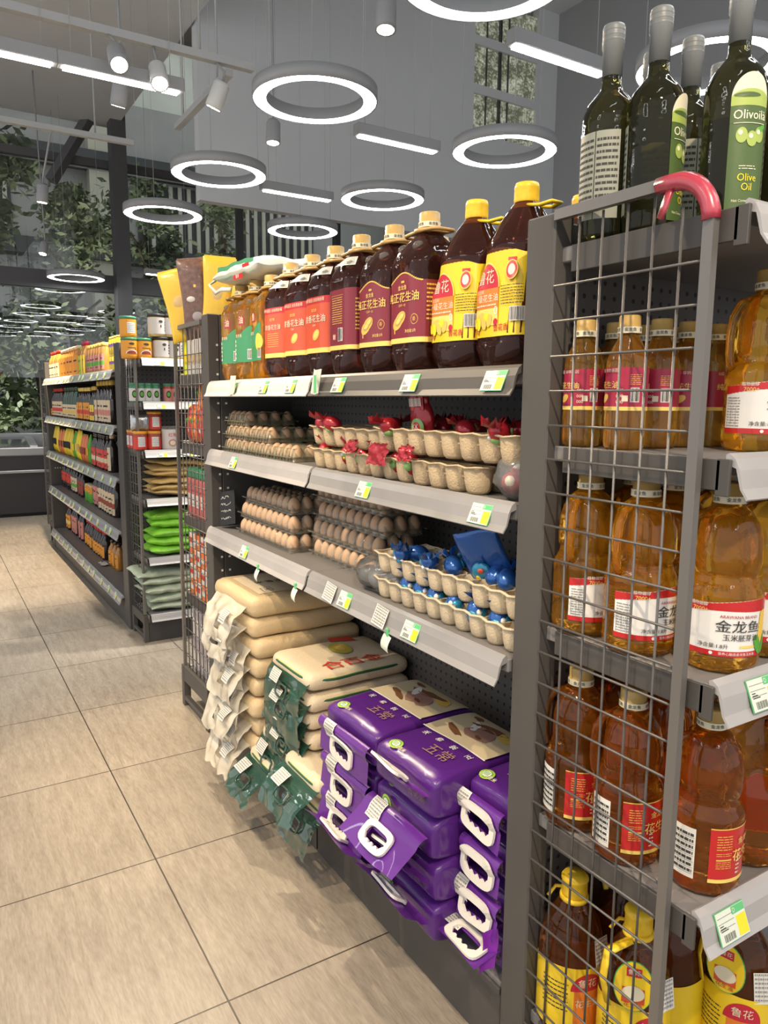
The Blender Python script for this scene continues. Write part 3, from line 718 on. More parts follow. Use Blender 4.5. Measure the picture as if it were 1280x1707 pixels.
# ------------------------------------------------------------------ bottles
def sq(n, z0, z1, fade=.03):                       # rounded-square section between z0 and z1, round elsewhere
    def f(t, z):
        s = 1/((abs(math.sin(t))**n+abs(math.cos(t))**n)**(1/n))
        k = max(0., min(1., min((z-z0)/fade, (z1-z)/fade)))
        return 1+(s-1)*k
    return f
def neck_cap(t, z, r, cap, text, capm='tan_cap', h=.032):
    mb = MB(); n = 40
    mb.lathe([(r*1.06, z), (r*1.06, z+h*.3), (r, z+h*.3), (r, z+h*.92), (r*.92, z+h), (0.0005, z+h)], capm, n, shape=lambda a, zz: 1+.02*math.cos(a*24) if zz > z+h*.31 else 1)
    c = mb.build('cap', t)
    mb = MB(); w = Wrap(mb, r*1.06); rr = r*1.06*PI
    w.rect(-rr*.99, rr*.99, z-h*.02, z+h*.34, 'cream', .0008, .004)
    for k in (-2, -1, 0, 1, 2): w.text(text, k*rr*.42, z+h*.16, h*.22, 'ink', .0014, .02)
    o = mb.build('seal_band', c)
    return c
def big_bottle(kind):
    """five litre oil bottle, front to -y"""
    oil, hw, H = {'maroon': ('oil_dark', .068, .345), 'maroon_back': ('oil_dark', .068, .350), 'red': ('oil_dark', .066, .345), 'red_plain': ('oil_dark', .066, .345), 'green': ('oil_amber', .060, .325), 'green_back': ('oil_amber', .060, .325), 'lu': ('oil_dark', .071, .335)}[kind]
    t = thing('oil_bottle', 'x', 'oil bottle'); sh = sq(5, .0, .30 if kind != 'lu' else .20, .05)
    mb = MB(); a = hw
    P = [(a*.80, 0), (a*.95, .006), (a, .016), (a*1.0, .045), (a*.965, .052), (a*.965, .060), (a*.99, .066), (a*.985, .215), (a*1.0, .222), (a*1.0, .232)]
    if kind == 'lu': P += [(a*.93, .245), (a*.75, .272), (a*.52, .298), (a*.33, .316), (a*.30, .322)]
    else: P += [(a*.97, .245), (a*.86, .266), (a*.66, .284), (a*.42, .300), (a*.33, .308), (a*.30, .316)]
    P = [(r, z*H/.35) for r, z in P]
    mb.lathe(P, oil, 44, shape=sh, wob=lambda tt, z: .0012*math.cos(8*tt) if .06 < z < .0 else (.0016*abs(math.sin(6*tt)) if z < .05*H/.35 and z > .012 else 0)); mb.build('body', t)
    zc = .316*H/.35
    # shoulder grip bosses
    for aa in (-.55, .55) if kind != 'lu' else ():
        r = a*.80; mb = MB(); mb.ell((r*math.sin(aa), -r*math.cos(aa), .268*H/.35), (.014, .014, .012), 'clear_pet', 12, 8); mb.build('shoulder_boss', t)
    mb = MB(); w = Wrap(mb, a*.985, sh); z0, z1 = .066*H/.35, .212*H/.35; hh = z1-z0; q = a*.93
    tot = w.L[-1]
    if kind in ('maroon', 'maroon_back'):
        w.rect(-tot*.62, tot*.62, z0, z1, 'maroon', .0006, .006, top=(lambda u: z1-.006+.010*math.cos(min(PI, abs(u)/q*PI))) if kind == 'maroon' else None)
        w.rect(-tot*.62, tot*.62, z0-.001, z0+.010, 'gold_bright', .0010)
        if kind == 'maroon':
            n = 24
            for i in range(n):
                u = -q+2*q*i/n; w.rect(u, u+2*q/n, z1-.006+.010*math.cos(abs(u)/q*PI)-.003, z1-.006+.010*math.cos(abs(u)/q*PI), 'gold', .0012)
            w.text('金龙鱼', 0, z0+hh*.80, .011, 'gold_bright'); w.rect(-.006, .006, z0+hh*.875, z0+hh*.905, 'gold', .0012)
            w.text('纯正花生油', .0, z0+hh*.655, .0225, 'gold_bright', bold=.02)
            w.text('（压榨一级）', 0, z0+hh*.545, .006, 'gold')
            for (eu, ez, rt) in ((-.008, .36, .5), (-.018, .30, .5)): w.ell(eu, z0+hh*ez, .021, .013, 'gold', .0012, rot=rt); w.ell(eu+.003, z0+hh*ez+.003, .015, .008, 'tan_cap', .0016, rot=rt); w.ell(eu+.004, z0+hh*ez+.004, .011, .005, 'gold_bright', .0020, rot=rt)
            w.rect(-.032, -.028, z0+hh*.14, z0+hh*.24, 'gold', .0012); w.ell(.042, z0+hh*.33, .011, .011, 'gold', .0012); w.ell(.042, z0+hh*.33, .0098, .0098, 'maroon', .0015); w.text('香', .042, z0+hh*.33, .010, 'gold', .0019)
            w.text('净含量:5升', .030, z0+hh*.16, .008, 'gold_bright')
            w.lines(q+.008, q+.045, z0+hh*.3, z0+hh*.85, 9, 'gold', seed=3)
        else:
            w.lines(-.030, .022, z0+hh*.42, z0+hh*.88, 12, 'gold', seed=4, h=.3); w.rect(-.034, .026, z0+hh*.90, z0+hh*.905, 'gold', .0012)
            w.barcode(.0, .024, z0+hh*.14, z0+hh*.36); w.rect(-.026, -.010, z0+hh*.16, z0+hh*.27, 'crimson', .0012)
            for i in range(4): w.rect(-.024+i*.0035, -.022+i*.0035, z0+hh*.175, z0+hh*.255, 'cream', .0016)
            w.lines(q+.004, q+.05, z0+hh*.3, z0+hh*.85, 9, 'gold', seed=5)
    elif kind in ('red', 'red_plain'):
        w.rect(-tot*.62, tot*.62, z0, z1-.018, 'orange_red', .0006); w.rect(-tot*.62, tot*.62, z0-.001, z0+.012, 'gold_bright', .0010)
        w.rect(-tot*.62, tot*.62, z1-.018, z1, 'red', .0007)
        w.text('非转基因 去除黄曲霉', 0, z1-.009, .0105, 'cream'); w.text('金龙鱼', 0, z0+hh*.76, .009, 'gold_bright')
        if kind == 'red': w.text('浓香花生油', 0, z0+hh*.60, .021, 'cream', bold=.02); w.ell(.008, z0+hh*.32, .019, .012, 'gold', .0012, rot=.5); w.ell(.010, z0+hh*.335, .014, .008, 'gold_bright', .0016, rot=.5); w.text('（压榨）', 0, z0+hh*.49, .006, 'cream')
        else: w.text('浓香花生油', .0, z0+hh*.60, .0165, 'cream'); w.lines(-.03, .03, z0+hh*.2, z0+hh*.5, 7, 'gold', seed=6, h=.25)
    elif kind in ('green', 'green_back'):
        w.rect(-q, q*.9, z0, z1-.03, 'label_green', .0006, .006, top=lambda u: z1-.040+.020*math.sin(u/q*1.5)); w.rect(-.02, .014, z1-.018, z1+.012, 'crimson', .0008)
        w.text('鱼' if kind == 'green' else '油', -.003, z1-.003, .026, 'cream', bold=.02)
        w.text('金龙鱼', -.018, z0+hh*.62, .012, 'cream'); w.rect(.030, .050, z0+hh*.06, z0+hh*.3, 'white', .0010)
        w.barcode(.031, .049, z0+hh*.07, z0+hh*.29, .0013, 2)
        for i in range(5): w.ell(-.040, z0+hh*(.1+.1*i), .004, .005, 'cream', .0012)
        if kind == 'green': w.ell(.036, z0+hh*.42, .022, .026, 'corn', .0014); w.lines(-.02, .01, z0+hh*.1, z0+hh*.4, 6, 'leaf_green', seed=8)
    else:
        w.rect(-tot*.62, tot*.62, z0-.004, z1, 'lu_yellow', .0006, .006, top=lambda u: z1+.014*math.cos(min(1.4, abs(u)/q*1.25)))
        u0 = -.020; w.rect(u0-.040, u0+.036, z0+hh*.22, z0+hh*.62, 'lu_orange', .0010)
        w.ell(u0-.002, z0+hh*.60, .040, .048, 'gold_bright', .0012, 24, 0, PI); w.ell(u0-.002, z0+hh*.60, .037, .045, 'lu_red', .0016, 24, 0, PI)
        w.text('鲁花', u0-.003, z0+hh*.735, .027, 'cream', .0022, .0); w.rect(u0-.040, u0+.036, z0+hh*.26, z0+hh*.60, 'lu_orange', .0014)
        w.text('5S压榨', u0-.018, z0+hh*.56, .008, 'cream', .0020); w.text('一级花生油', u0-.002, z0+hh*.47, .0155, 'cream', .0020, .015)
        w.lines(u0-.034, u0+.03, z0+hh*.36, z0+hh*.41, 1, 'cream', .0020, seed=3); w.rect(u0-.040, u0+.036, z0+hh*.12, z0+hh*.34, 'gold_bright', .0017)
        for i, (eu, ez) in enumerate(((-.03, .20), (-.015, .24), (.0, .22), (.012, .18), (-.02, .15), (-.004, .15), (-.034, .16))): w.ell(u0+eu, z0+hh*ez, .012, .007, 'gold' if i % 2 else 'yellow', .0021+.0002*i, rot=.4*i)
        w.text('0', u0+.030, z0+hh*.30, .022, 'white', .0024); w.ell(u0+.030, z0+hh*.16, .006, .006, 'lu_red', .0024)
        w.text('自然', u0-.03, z0+hh*.055, .013, 'lu_red', .0018, .02); w.text('鲁花香', u0+.044, z0+hh*.075, .014, 'lu_red', .0018, .02)
        ux = .046; w.ell(ux, z0+hh*.80, .014, .018, 'gold', .0012); w.ell(ux, z0+hh*.80, .012, .016, 'lu_red', .0016); w.ell(ux, z0+hh*.80, .008, .010, 'cream', .0020)
        w.rect(ux-.010, ux+.010, z0+hh*.92, z0+hh*.96, 'lu_red', .0012); w.lines(ux-.024, ux+.026, z0+hh*.36, z0+hh*.62, 7, 'ink', seed=9, h=.3); w.barcode(ux+.0, ux+.030, z0+hh*.15, z0+hh*.33, .0016, 4)
    mb.build('label', t)
    if kind == 'lu':
        mb = MB(); mb.lathe([(.026, zc-.012), (.026, zc-.004), (.0225, zc-.004), (.0225, zc)], 'yellow_plain', 28, caps=False); mb.tube([(.018, .012, zc-.006), (.055, .016, zc-.014), (.078, .012, zc-.012), (.080, -.008, zc-.012), (.055, -.014, zc-.014), (.018, -.012, zc-.006)], .0065, 'yellow_plain', 6, flat=.5); mb.build('handle', t)
        mb = MB(); mb.lathe([(.0225, zc-.002), (.0235, zc+.006), (.023, zc+.026), (.0235, zc+.028), (.021, zc+.036), (.0005, zc+.036)], 'yellow_cap', 32); mb.build('cap', t)
    else:
        mb = MB(); mb.lathe([(a*.31, zc-.012), (.034, zc-.012), (.034, zc-.004), (a*.31, zc-.004)], 'tan_handle', 28, caps=False)
        mb.tube([(.02, .026, zc-.009), (.052, .026, zc-.011), (.060, .018, zc-.012), (.060, -.018, zc-.012), (.052, -.026, zc-.011), (.02, -.026, zc-.009), (-.02, -.026, zc-.009), (-.052, -.026, zc-.011), (-.060, -.018, zc-.012), (-.060, .018, zc-.012), (-.052, .026, zc-.011), (-.02, .026, zc-.009)], .0055, 'tan_handle', 6, True, flat=.7); mb.build('handle', t)
        neck_cap(t, zc, .0225, 0, '金龙鱼')
        if kind in ('maroon_back', 'red', 'red_plain'):
            mb = MB(); R = Matrix.Rotation(.92, 3, 'X')
            card(mb, .050, .040, lambda u, v, o=0.: (lambda rr, an, zz: Vector((rr*math.sin(an), -rr*math.cos(an), zz)))(a*.76-v*.78+.004+o, .35+u/(a*.76), (.276+v*.62)*H/.35+.003), 6, 3, 'paper', 'ink_grey', 3); mb.build('shoulder_sticker', t)
    return t
BB = {k: Once(lambda k=k: big_bottle(k)) for k in ('maroon', 'maroon_back', 'red', 'red_plain', 'green', 'green_back', 'lu')}
ZA = 1.366
row = [('lu', 1.098, .985, -.05, 'big oil bottle with yellow label and yellow cap, touching the near grey post'),
       ('lu', 1.245, .985, .06, 'big oil bottle with yellow label and cap, beside the maroon bottles'),
       ('maroon', 1.392, .972, .0, 'big dark oil bottle with maroon label, next to the yellow labelled ones'),
       ('maroon', 1.537, .974, .05, 'big dark oil bottle with maroon label, second from the yellow labelled ones'),
       ('maroon_back', 1.688, .972, .0, 'big dark oil bottle turned to show the barcode side of its maroon label'),
       ('red', 1.826, .972, .04, 'big oil bottle with orange red label, next to the barcode side maroon bottle'),
       ('red', 1.966, .972, .1, 'big oil bottle with orange red label, middle one of the three'),
       ('red_plain', 2.112, .972, .15, 'big oil bottle with orange red label, leftmost of the three'),
       ('green', 2.245, .968, -.1, 'amber oil bottle with green label and large fish sign, beside the red ones'),
       ('green_back', 2.370, .968, .2, 'amber oil bottle with green label, middle one of the three'),
       ('green_back', 2.505, .968, .25, 'amber oil bottle with green label, against the far grey side panel')]
for k, y, x, dr, lab in row: BB[k].put((x, y, ZA), -PI/2+dr, lab, 'big oil bottles on the top shelf')
for i, y in enumerate((1.10, 1.26, 1.42, 1.58, 1.735, 1.885, 2.03, 2.18)):
    k = ('lu', 'lu', 'maroon', 'maroon', 'maroon', 'red', 'red', 'red')[i]
    BB[k].put((1.135, y, ZA), -PI/2+random.uniform(-.1, .1), 'big oil bottle standing in the back row of the top shelf, seen between front bottles', 'big oil bottles in the back row')

def corn_bottle(kind):
    """1.8 litre bottle with a side handle; kinds corn (white label) and nut (red label)"""
    t = thing('oil_bottle', 'x', 'oil bottle'); oil = 'oil_amber' if kind == 'corn' else 'oil_peanut'; a = .0565; H = .275 if kind == 'corn' else .285
    mb = MB(); s = H/.275
    P = [(a*.80, 0), (a*.96, .005), (a, .014), (a*1.0, .022), (a*.985, .026), (a*.985, .108), (a*1.0, .112), (a*.98, .122), (a*.90, .130), (a*.84, .136), (a*.82, .145), (a*.86, .152), (a*.88, .165), (a*.86, .195), (a*.76, .216), (a*.56, .234), (a*.34, .244), (a*.27, .248)]
    P = [(r, z*s) for r, z in P]
    def shp(tt, z):
        if .15*s < z < .232*s: return 1+.035*abs(math.cos(4*tt))-.22*max(0, math.cos(tt+PI/2+.2))**6
        if .03*s < z < .105*s: return 1+.004*math.cos(z*900)
        if z < .02: return 1-.02*abs(math.sin(7*tt))
        return 1
    mb.lathe(P, oil, 56, shape=shp); mb.build('body', t)
    mb = MB(); hx = a*.80
    mb.tube([(-a*.50, 0, .232*s), (-a*.80, 0, .224*s), (-a*.98, 0, .205*s), (-a*1.04, 0, .175*s), (-a*1.03, 0, .150*s), (-a*.98, 0, .132*s), (-a*.86, 0, .126*s)], .0062, oil, 8); mb.build('handle', t)
    mb = MB(); w = Wrap(mb, a*.99); z0, z1 = .028*s, .106*s; hh = z1-z0
    if kind == 'corn':
        u0, u1 = -a*1.55, a*1.7
        w.rect(u0, u1, z0, z1, 'white', .0008, .004, top=lambda u: z1+.006*math.sin(u/a*1.3+.6)); w.rect(u0, u1, z0, z0+.008, 'red', .0012, .004)
        n = 30
        for i in range(n):
            u = u0+(u1-u0)*i/n; zz = z1+.006*math.sin(u/a*1.3+.6); w.rect(u, u+(u1-u0)/n, zz-.014-.004*math.sin(u/a*1.8), zz, 'red', .0013)
        w.text('ARAWANA BRAND', .010, z0+hh*.76, .0062, 'crimson', bold=.01); w.text('金龙鱼', .010, z0+hh*.56, .0195, 'ink', bold=.012, sx=1.12); w.text('玉米胚芽油', .014, z0+hh*.36, .0105, 'ink', bold=.02)
        w.text('净含量:1.8升', -.024, z0+hh*.19, .0075, 'ink', bold=.01); w.rect(.012, .038, z0+hh*.165, z0+hh*.215, 'gold_bright', .0014)
        for i in range(9):
            w.ell(.052, z0+hh*(.2+.075*i), .0105*(1-.06*abs(i-3)), .005, 'corn', .0016+.00005*i, 10)
        w.ell(.043, z0+hh*.22, .007, .016, 'leaf_green', .0022, 12, rot=.4); w.ell(.060, z0+hh*.22, .007, .016, 'leaf_green', .0022, 12, rot=-.4)
        w.text('植物甾醇', -.046, z1-.0035, .0062, 'white', .0018); w.text('7000+', -.044, z1-.0115, .0088, 'gold_bright', .0018); w.text('营养心脑选金龙鱼玉米油', .010, z0+.004, .0048, 'white', .0018)
        w.ell(-.026, z0+.004, .0026, .0026, 'white', .0018, 10)
        w.lines(u0+.004, u0+.028, z0+hh*.12, z0+hh*.72, 11, 'ink_grey', .0014, seed=2, h=.35)
        for i in range(3): w.rect(u0+.004+.009*i, u0+.0045+.009*i, z0+hh*.12, z0+hh*.5, 'ink_grey', .0015)
    else:
        u0, u1 = -a*.2, a*1.7; w.rect(u0, u1, z0, z1+.004, 'red', .0008, .004); w.rect(u0, u1, z0-.002, z0+.004, 'gold_bright', .0012); w.rect(u0, u1, z1+.003, z1+.005, 'gold', .0012)
        w.lines(u0+.010, u0+.034, z0+hh*.62, z0+hh*.93, 6, 'gold', .0012, seed=5, h=.3); w.lines(u0+.010, u0+.034, z0+hh*.50, z0+hh*.58, 2, 'gold', .0012, seed=15, h=.3); w.rect(u0+.010, u0+.034, z0+hh*.42, z0+hh*.45, 'gold', .0012)
        w.lines(u0+.010, u0+.034, z0+hh*.25, z0+hh*.41, 4, 'gold', .0012, seed=6, h=.3); w.text('金龙鱼', u0+.062, z0+hh*.78, .012, 'gold_bright'); w.text('花生油', u0+.064, z0+hh*.5, .020, 'gold_bright', bold=.02); w.lines(u0+.044, u0+.052, z0+hh*.1, z0+hh*.5, 5, 'cream', .0012, seed=7)
        mb2 = MB(); w2 = Wrap(mb2, a*.99); w2.rect(-a*1.25, -a*.55, z0-.002, z1-.002, 'paper', .0010, .004)
        for i in range(7): w2.rect(-a*1.22, -a*.58, z0+hh*(.06+.12*i), z0+hh*(.068+.12*i), 'ink_grey', .0014)
        w2.lines(-a*1.20, -a*.60, z0+hh*.06, z0+hh*.9, 7, 'ink', .0015, seed=9, h=.45)
        for i in range(2): w2.rect(-a*(1.0-.2*i), -a*(.992-.2*i), z0+hh*.06, z0+hh*.8, 'ink_grey', .0014)
        mb2.build('nutrition_sticker', t)
    mb.build('label', t); neck_cap(t, .246*s, .0205, 0, '金龙鱼', h=.030)
    return t
CO = Once(lambda: corn_bottle('corn')); NU = Once(lambda: corn_bottle('nut'))
def small_bottle():
    t = thing('oil_bottle', 'x', 'oil bottle'); a = .0325; H = .208; mb = MB()
    P = [(a*.8, 0), (a*.97, .004), (a, .012), (a, .062), (a*.97, .066), (a*.97, .124), (a, .128), (a*.97, .140), (a*.80, .156), (a*.55, .170), (a*.46, .176), (a*.45, .182)]
    mb.lathe(P, 'oil_pale', 44, shape=lambda tt, z: 1-.035*abs(math.sin(9*tt)) if z < .063 else 1); mb.build('body', t)
    mb = MB(); w = Wrap(mb, a*.975); z0, z1 = .062, .127; hh = z1-z0; c = w.L[-1]
    w.rect(-c*.99, c*.99, z0, z1, 'magenta_red', .0008, .004); w.rect(-c*.99, c*.99, z0-.001, z0+.005, 'gold_bright', .0012, .004)
    w.text('0反式脂肪 非转基因', 0, z1-.005, .0062, 'cream'); w.text('纯正花生油', 0, z0+hh*.58, .0115, 'gold_bright', bold=.02); w.ell(0, z0+hh*.27, .010, .006, 'gold', .0012, rot=.5)
    for s in (-1, 1): w.barcode(s*.052-.007, s*.052+.007, z0+.012, z0+.034, .0012, 3); w.lines(s*.054-.010, s*.054+.008, z0+.038, z1-.010, 6, 'gold', seed=4, h=.3); w.rect(s*.052-.019, s*.052-.010, z0+.013, z0+.022, 'cream', .0013)
    for i in range(3): w.text('000', .030, z0+.012+i*.009, .007, 'cream')
    mb.build('label', t); neck_cap(t, .180, .0165, 0, '金龙鱼', h=.027); return t
SM = Once(small_bottle)
def yellow_bottle(tagm=True):
    t = thing('oil_bottle', 'x', 'oil bottle'); a = .060; mb = MB()
    P = [(a*.8, 0), (a*.97, .006), (a, .016), (a, .150), (a*.97, .158), (a*.98, .168), (a*.9, .190), (a*.74, .215), (a*.5, .238), (a*.36, .252), (a*.32, .258)]
    mb.lathe(P, 'oil_brown', 44, shape=lambda tt, z: 1-.03*abs(math.sin(8*tt))*(1 if z > .16 else .3)); mb.build('body', t)
    mb = MB(); w = Wrap(mb, a*1.0); c = w.L[-1]
    w.rect(-c*.99, c*.99, .018, .150, 'lu_yellow', .0008, .004, top=lambda u: .138+.012*math.cos(u/a*1.0)); w.rect(.0, .055, .02, .105, 'lu_orange', .0012); w.ell(.024, .105, .030, .034, 'lu_red', .0014, 20, 0, PI); w.text('鲁花', .024, .120, .018, 'cream', .0019, .0)
    w.text('花生油', .026, .080, .016, 'cream', .0019); w.lines(-.06, -.01, .06, .12, 7, 'ink', seed=3, h=.3); mb.build('label', t)
    mb = MB(); w2 = Wrap(mb, a*.86); w2.rect(.012, .044, .172, .232, 'paper', .0, .004)
    mb = MB()
    card(mb, .034, .056, lambda u, v, o=0.: Vector((.048+u*.72+v*-.10, -.036+u*.66-o*.7, .170+v)), 7, 4, 'paper', 'ink_grey', 3); mb.build('hanging_sticker', t)
    mb = MB(); mb.lathe([(.022, .254), (.0235, .262), (.023, .284), (.0245, .286), (.0245, .290), (.020, .296), (.0005, .297)], 'yellow_cap', 32); mb.build('cap', t)
    mb = MB(); mb.lathe([(.024, .246), (.026, .248), (.026, .254), (.022, .255)], 'yellow_plain', 24, caps=False); mb.tube([(0.0, .024, .25), (-.03, .034, .244), (-.045, .02, .232)], .005, 'yellow_plain', 6, flat=.5); mb.build('handle', t)
    if tagm:
        mb = MB(); R = 1.0
        def pl(u, v, o): return Vector((-.006+u, -a-.004-o-.010*max(0, .05-v)*0, .196+v))
        for (A, B, m, o) in ((.032, .046, 'green', 0.), (.0305, .0445, 'lu_yellow', .0006)):
            V = [pl(0, 0, o)]+[pl(A*math.cos(2*PI*k/28), B*math.sin(2*PI*k/28), o) for k in range(28)]; mb.add(V, [(0, 1+k, 1+(k+1) % 28) for k in range(28)], m)
        def q(u0, u1, v0, v1, m, o): mb.add([pl(u0, v0, o), pl(u1, v0, o), pl(u1, v1, o), pl(u0, v1, o)], [(0, 1, 2, 3)], m)
        q(-.012, .012, .018, .034, 'lu_red', .0012); mb.text('鲁花', lambda u, v: pl(u, v, .0018), 'cream', .010, 0, .026); q(-.018, .018, -.030, -.002, 'orange_red', .0012)
        V = [pl(0, -.010, .0016)]+[pl(.018*math.cos(2*PI*k/20), -.012+.014*math.sin(2*PI*k/20), .0016) for k in range(20)]; mb.add(V, [(0, 1+k, 1+(k+1) % 20) for k in range(20)], 'cream')
        mb.text('花生油', lambda u, v: pl(u, v, .0018), 'lu_red', .010, 0, -.034); mb.build('neck_tag', t)
        mb = MB(); mb.tube([(-.012, -.024, .25), (-.05, -.045, .235), (-.055, -.052, .19), (-.045, -.058, .15)], .010, 'yellow_plain', 6, flat=.25); mb.build('handle_strap', t)
    return t
YB = Once(lambda: yellow_bottle(False)); YT = Once(lambda: yellow_bottle(True))
def olive_bottle():
    t = thing('olive_oil_bottle', 'x', 'oil bottle'); a = .042; mb = MB()
    P = [(a*.85, 0), (a*.98, .004), (a, .012), (a, .178), (a*.97, .190), (a*.86, .204), (a*.64, .216), (a*.42, .226), (a*.36, .234), (a*.345, .256), (a*.33, .262)]
    mb.lathe(P, 'oil_olive', 44); mb.build('body', t)
    mb = MB(); mb.lathe([(a*.365, .246), (a*.365, .286), (a*.40, .288), (a*.40, .316), (a*.37, .320), (.0005, .320)], 'grey_cap', 32)
    for z in (.296, .303, .310): mb.lathe([(a*.40, z), (a*.41, z+.001), (a*.40, z+.003)], 'grey_cap', 32, caps=False)
    mb.build('cap', t)
    mb = MB(); w = Wrap(mb, a); w.rect(-.027, .027, .012, .140, 'olive_green', .0008, .004); w.ell(0, .140, .027, .030, 'cream', .0008, 24, 0, PI)
    w.ell(0, .141, .027, .010, 'olive_light', .0012, 20, 0, PI); w.rect(-.027, .027, .132, .142, 'olive_light', .0011); w.ell(-.006, .144, .018, .003, 'olive_green', .0014)
    w.rect(-.027, .027, .112, .131, 'olive_green', .0013); w.text('Olivoilà', 0, .121, .0150, 'cream_text', .0018, .01); w.rect(-.022, .022, .1115, .1122, 'cream_text', .0018)
    for u, z in ((-.011, .098), (.003, .094), (.014, .099)): w.ell(u, z, .0075, .0090, 'olive_light', .0016); w.ell(u-.002, z+.003, .003, .003, 'cream_text', .0020, 10)
    w.ell(.016, .106, .008, .003, 'leaf_green', .0020, rot=.6)
    w.lines(-.012, .012, .058, .064, 2, 'cream_text', .0016, seed=2, h=.3); w.text('Olive', 0, .049, .0125, 'yellow', .0016, .005); w.text('Oil', 0, .038, .0125, 'yellow', .0016, .005)
    w.text('Net Content: 750ml', .0, .022, .0045, 'cream_text', .0016); mb.v = [(x, y, .012+(z-.012)*1.13+.004) for x, y, z in mb.v]; mb.build('label', t)
    mb = MB(); w = Wrap(mb, a); c = w.L[-1]; w.rect(c-.032, c+.032, .012, .132, 'back_label', .0008, .004) if False else None
    for s in (1,):
        w.rect(c*.72, c*.995, .030, .158, 'back_label', .0008, .004); w.rect(-c*.995, -c*.72, .030, .158, 'back_label', .0008, .004)
        w.lines(c*.74, c*.98, .050, .150, 11, 'ink', seed=3, h=.42); w.lines(-c*.98, -c*.74, .050, .150, 11, 'ink', seed=4, h=.42)
    mb.build('back_label', t); return t
OL = Once(olive_bottle)
gp = 'olive oil bottles on the near end rack'
for x, y, r, l in ((.948, .872, 1.85, 'dark olive oil bottle showing its back label, leftmost on the end rack top'),
                   (.968, .800, .30, 'dark olive oil bottle turned so only a strip of its green label shows'),
                   (1.085, .832, 2.6, 'plain dark olive oil bottle standing behind the two turned ones'),
                   (1.012, .700, -.45, 'dark olive oil bottle with its green front label facing the viewer'),
                   (1.075, .900, 2.8, 'olive oil bottle mostly hidden, neck seen behind the second bottle'),
                   (1.205, .865, 2.8, 'olive oil bottle mostly hidden, neck seen beside the green front label'),
                   (1.130, .70, 2.9, 'olive oil bottle cut off by the right edge of the picture')): OL.put((x, y, CAPZ[0]+.0005), r, l, gp)
BB['lu'].put((1.155, 1.075, ZA), -PI/2, 'yellow capped oil bottle of the top shelf, seen behind the olive oil bottle') if False else None
# second shelf of the end rack
gp = 'small oil bottles on the near end rack'
tx = ['small peanut oil bottle with crimson label, leftmost on its shelf', 'small crimson label oil bottle in front, second from the left behind the wire mesh', 'small crimson label oil bottle right of the two front ones', 'small crimson label oil bottle fourth along the front row', 'small crimson label oil bottle just left of the big corn oil bottle']
for i, (x, y, r) in enumerate(((.945, .898, -1.9), (.950, .812, -2.1), (1.030, .815, -2.2), (1.100, .815, -1.2), (1.170, .812, .1))): SM.put((x, y, CAPZ[1]+.0005), r, tx[i], gp)
for i, (x, y) in enumerate(((1.018, .898), (1.090, .898), (1.162, .896), (1.235, .896), (1.240, .815))): SM.put((x, y, CAPZ[1]+.0005), .5*i, 'small crimson label oil bottle in the back row of the second shelf', 'small oil bottles in the back row')
CO.put((1.125, .694, CAPZ[1]+.0005), -.5, 'corn oil bottle with white and red label on the second shelf of the end rack', 'corn oil bottles'); CO.put((1.255, .70, CAPZ[1]+.0005), -.4, 'corn oil bottle cut off by the right picture edge, second shelf of the end rack', 'corn oil bottles')
gp = 'corn oil bottles on the third shelf of the near end rack'
c3 = [((.957, .882), .25, 'corn oil bottle deepest at the left of the third shelf, label turned away'), ((.957, .768), -.02, 'corn oil bottle in the middle of the third shelf, label half turned'), ((1.003, .656), -.70, 'corn oil bottle at the front of the third shelf, its label facing the viewer'), ((1.122, .664), -.35, 'corn oil bottle at the right picture edge on the third shelf')]
for p, r, l in c3: CO.put((*p, CAPZ[2]+.0005), r, l, gp)
for i, p in enumerate(((1.075, .80), (1.080, .888), (1.195, .80), (1.20, .888))): CO.put((*p, CAPZ[2]+.0005), -.7+.3*i, 'corn oil bottle in the back of the third shelf, seen between the front ones', 'corn oil bottles at the back of the third shelf')
gp = 'peanut oil bottles on the fourth shelf of the near end rack'
c4 = [((.957, .882), -.95, 'peanut oil bottle deepest at the left of the fourth shelf'), ((.957, .768), -.80, 'peanut oil bottle in the middle of the fourth shelf with white sticker and red label'), ((1.003, .656), -.62, 'peanut oil bottle at the front of the fourth shelf, beside the rail post'), ((1.128, .664), 1.2, 'peanut oil bottle at the right picture edge on the fourth shelf')]
for p, r, l in c4: NU.put((*p, CAPZ[3]+.0005), r, l, gp)
for i, p in enumerate(((1.075, .80), (1.080, .888), (1.195, .80), (1.20, .888))): NU.put((*p, CAPZ[3]+.0005), 1.5+.7*i, 'peanut oil bottle in the back of the fourth shelf, seen between the front ones', 'peanut oil bottles at the back of the fourth shelf')
gp = 'yellow capped oil bottles on the lowest shelf of the near end rack'
YB.put((.960, .876, CAPZ[4]+.0005), -.7, 'yellow capped oil bottle at the left of the lowest shelf with a hanging sticker', gp)
YT.put((.985, .752, CAPZ[4]+.0005), -.85, 'yellow capped oil bottle with an oval neck tag on the lowest shelf', gp)
YT.put((1.165, .672, CAPZ[4]+.0005), -1.3, 'yellow capped oil bottle at the right picture edge on the lowest shelf', gp)
for i, p in enumerate(((1.095, .87), (1.10, .765), (1.225, .86))): YB.put((*p, CAPZ[4]+.0005), .3+i, 'yellow capped oil bottle in the back of the lowest shelf', 'yellow capped oil bottles at the back')
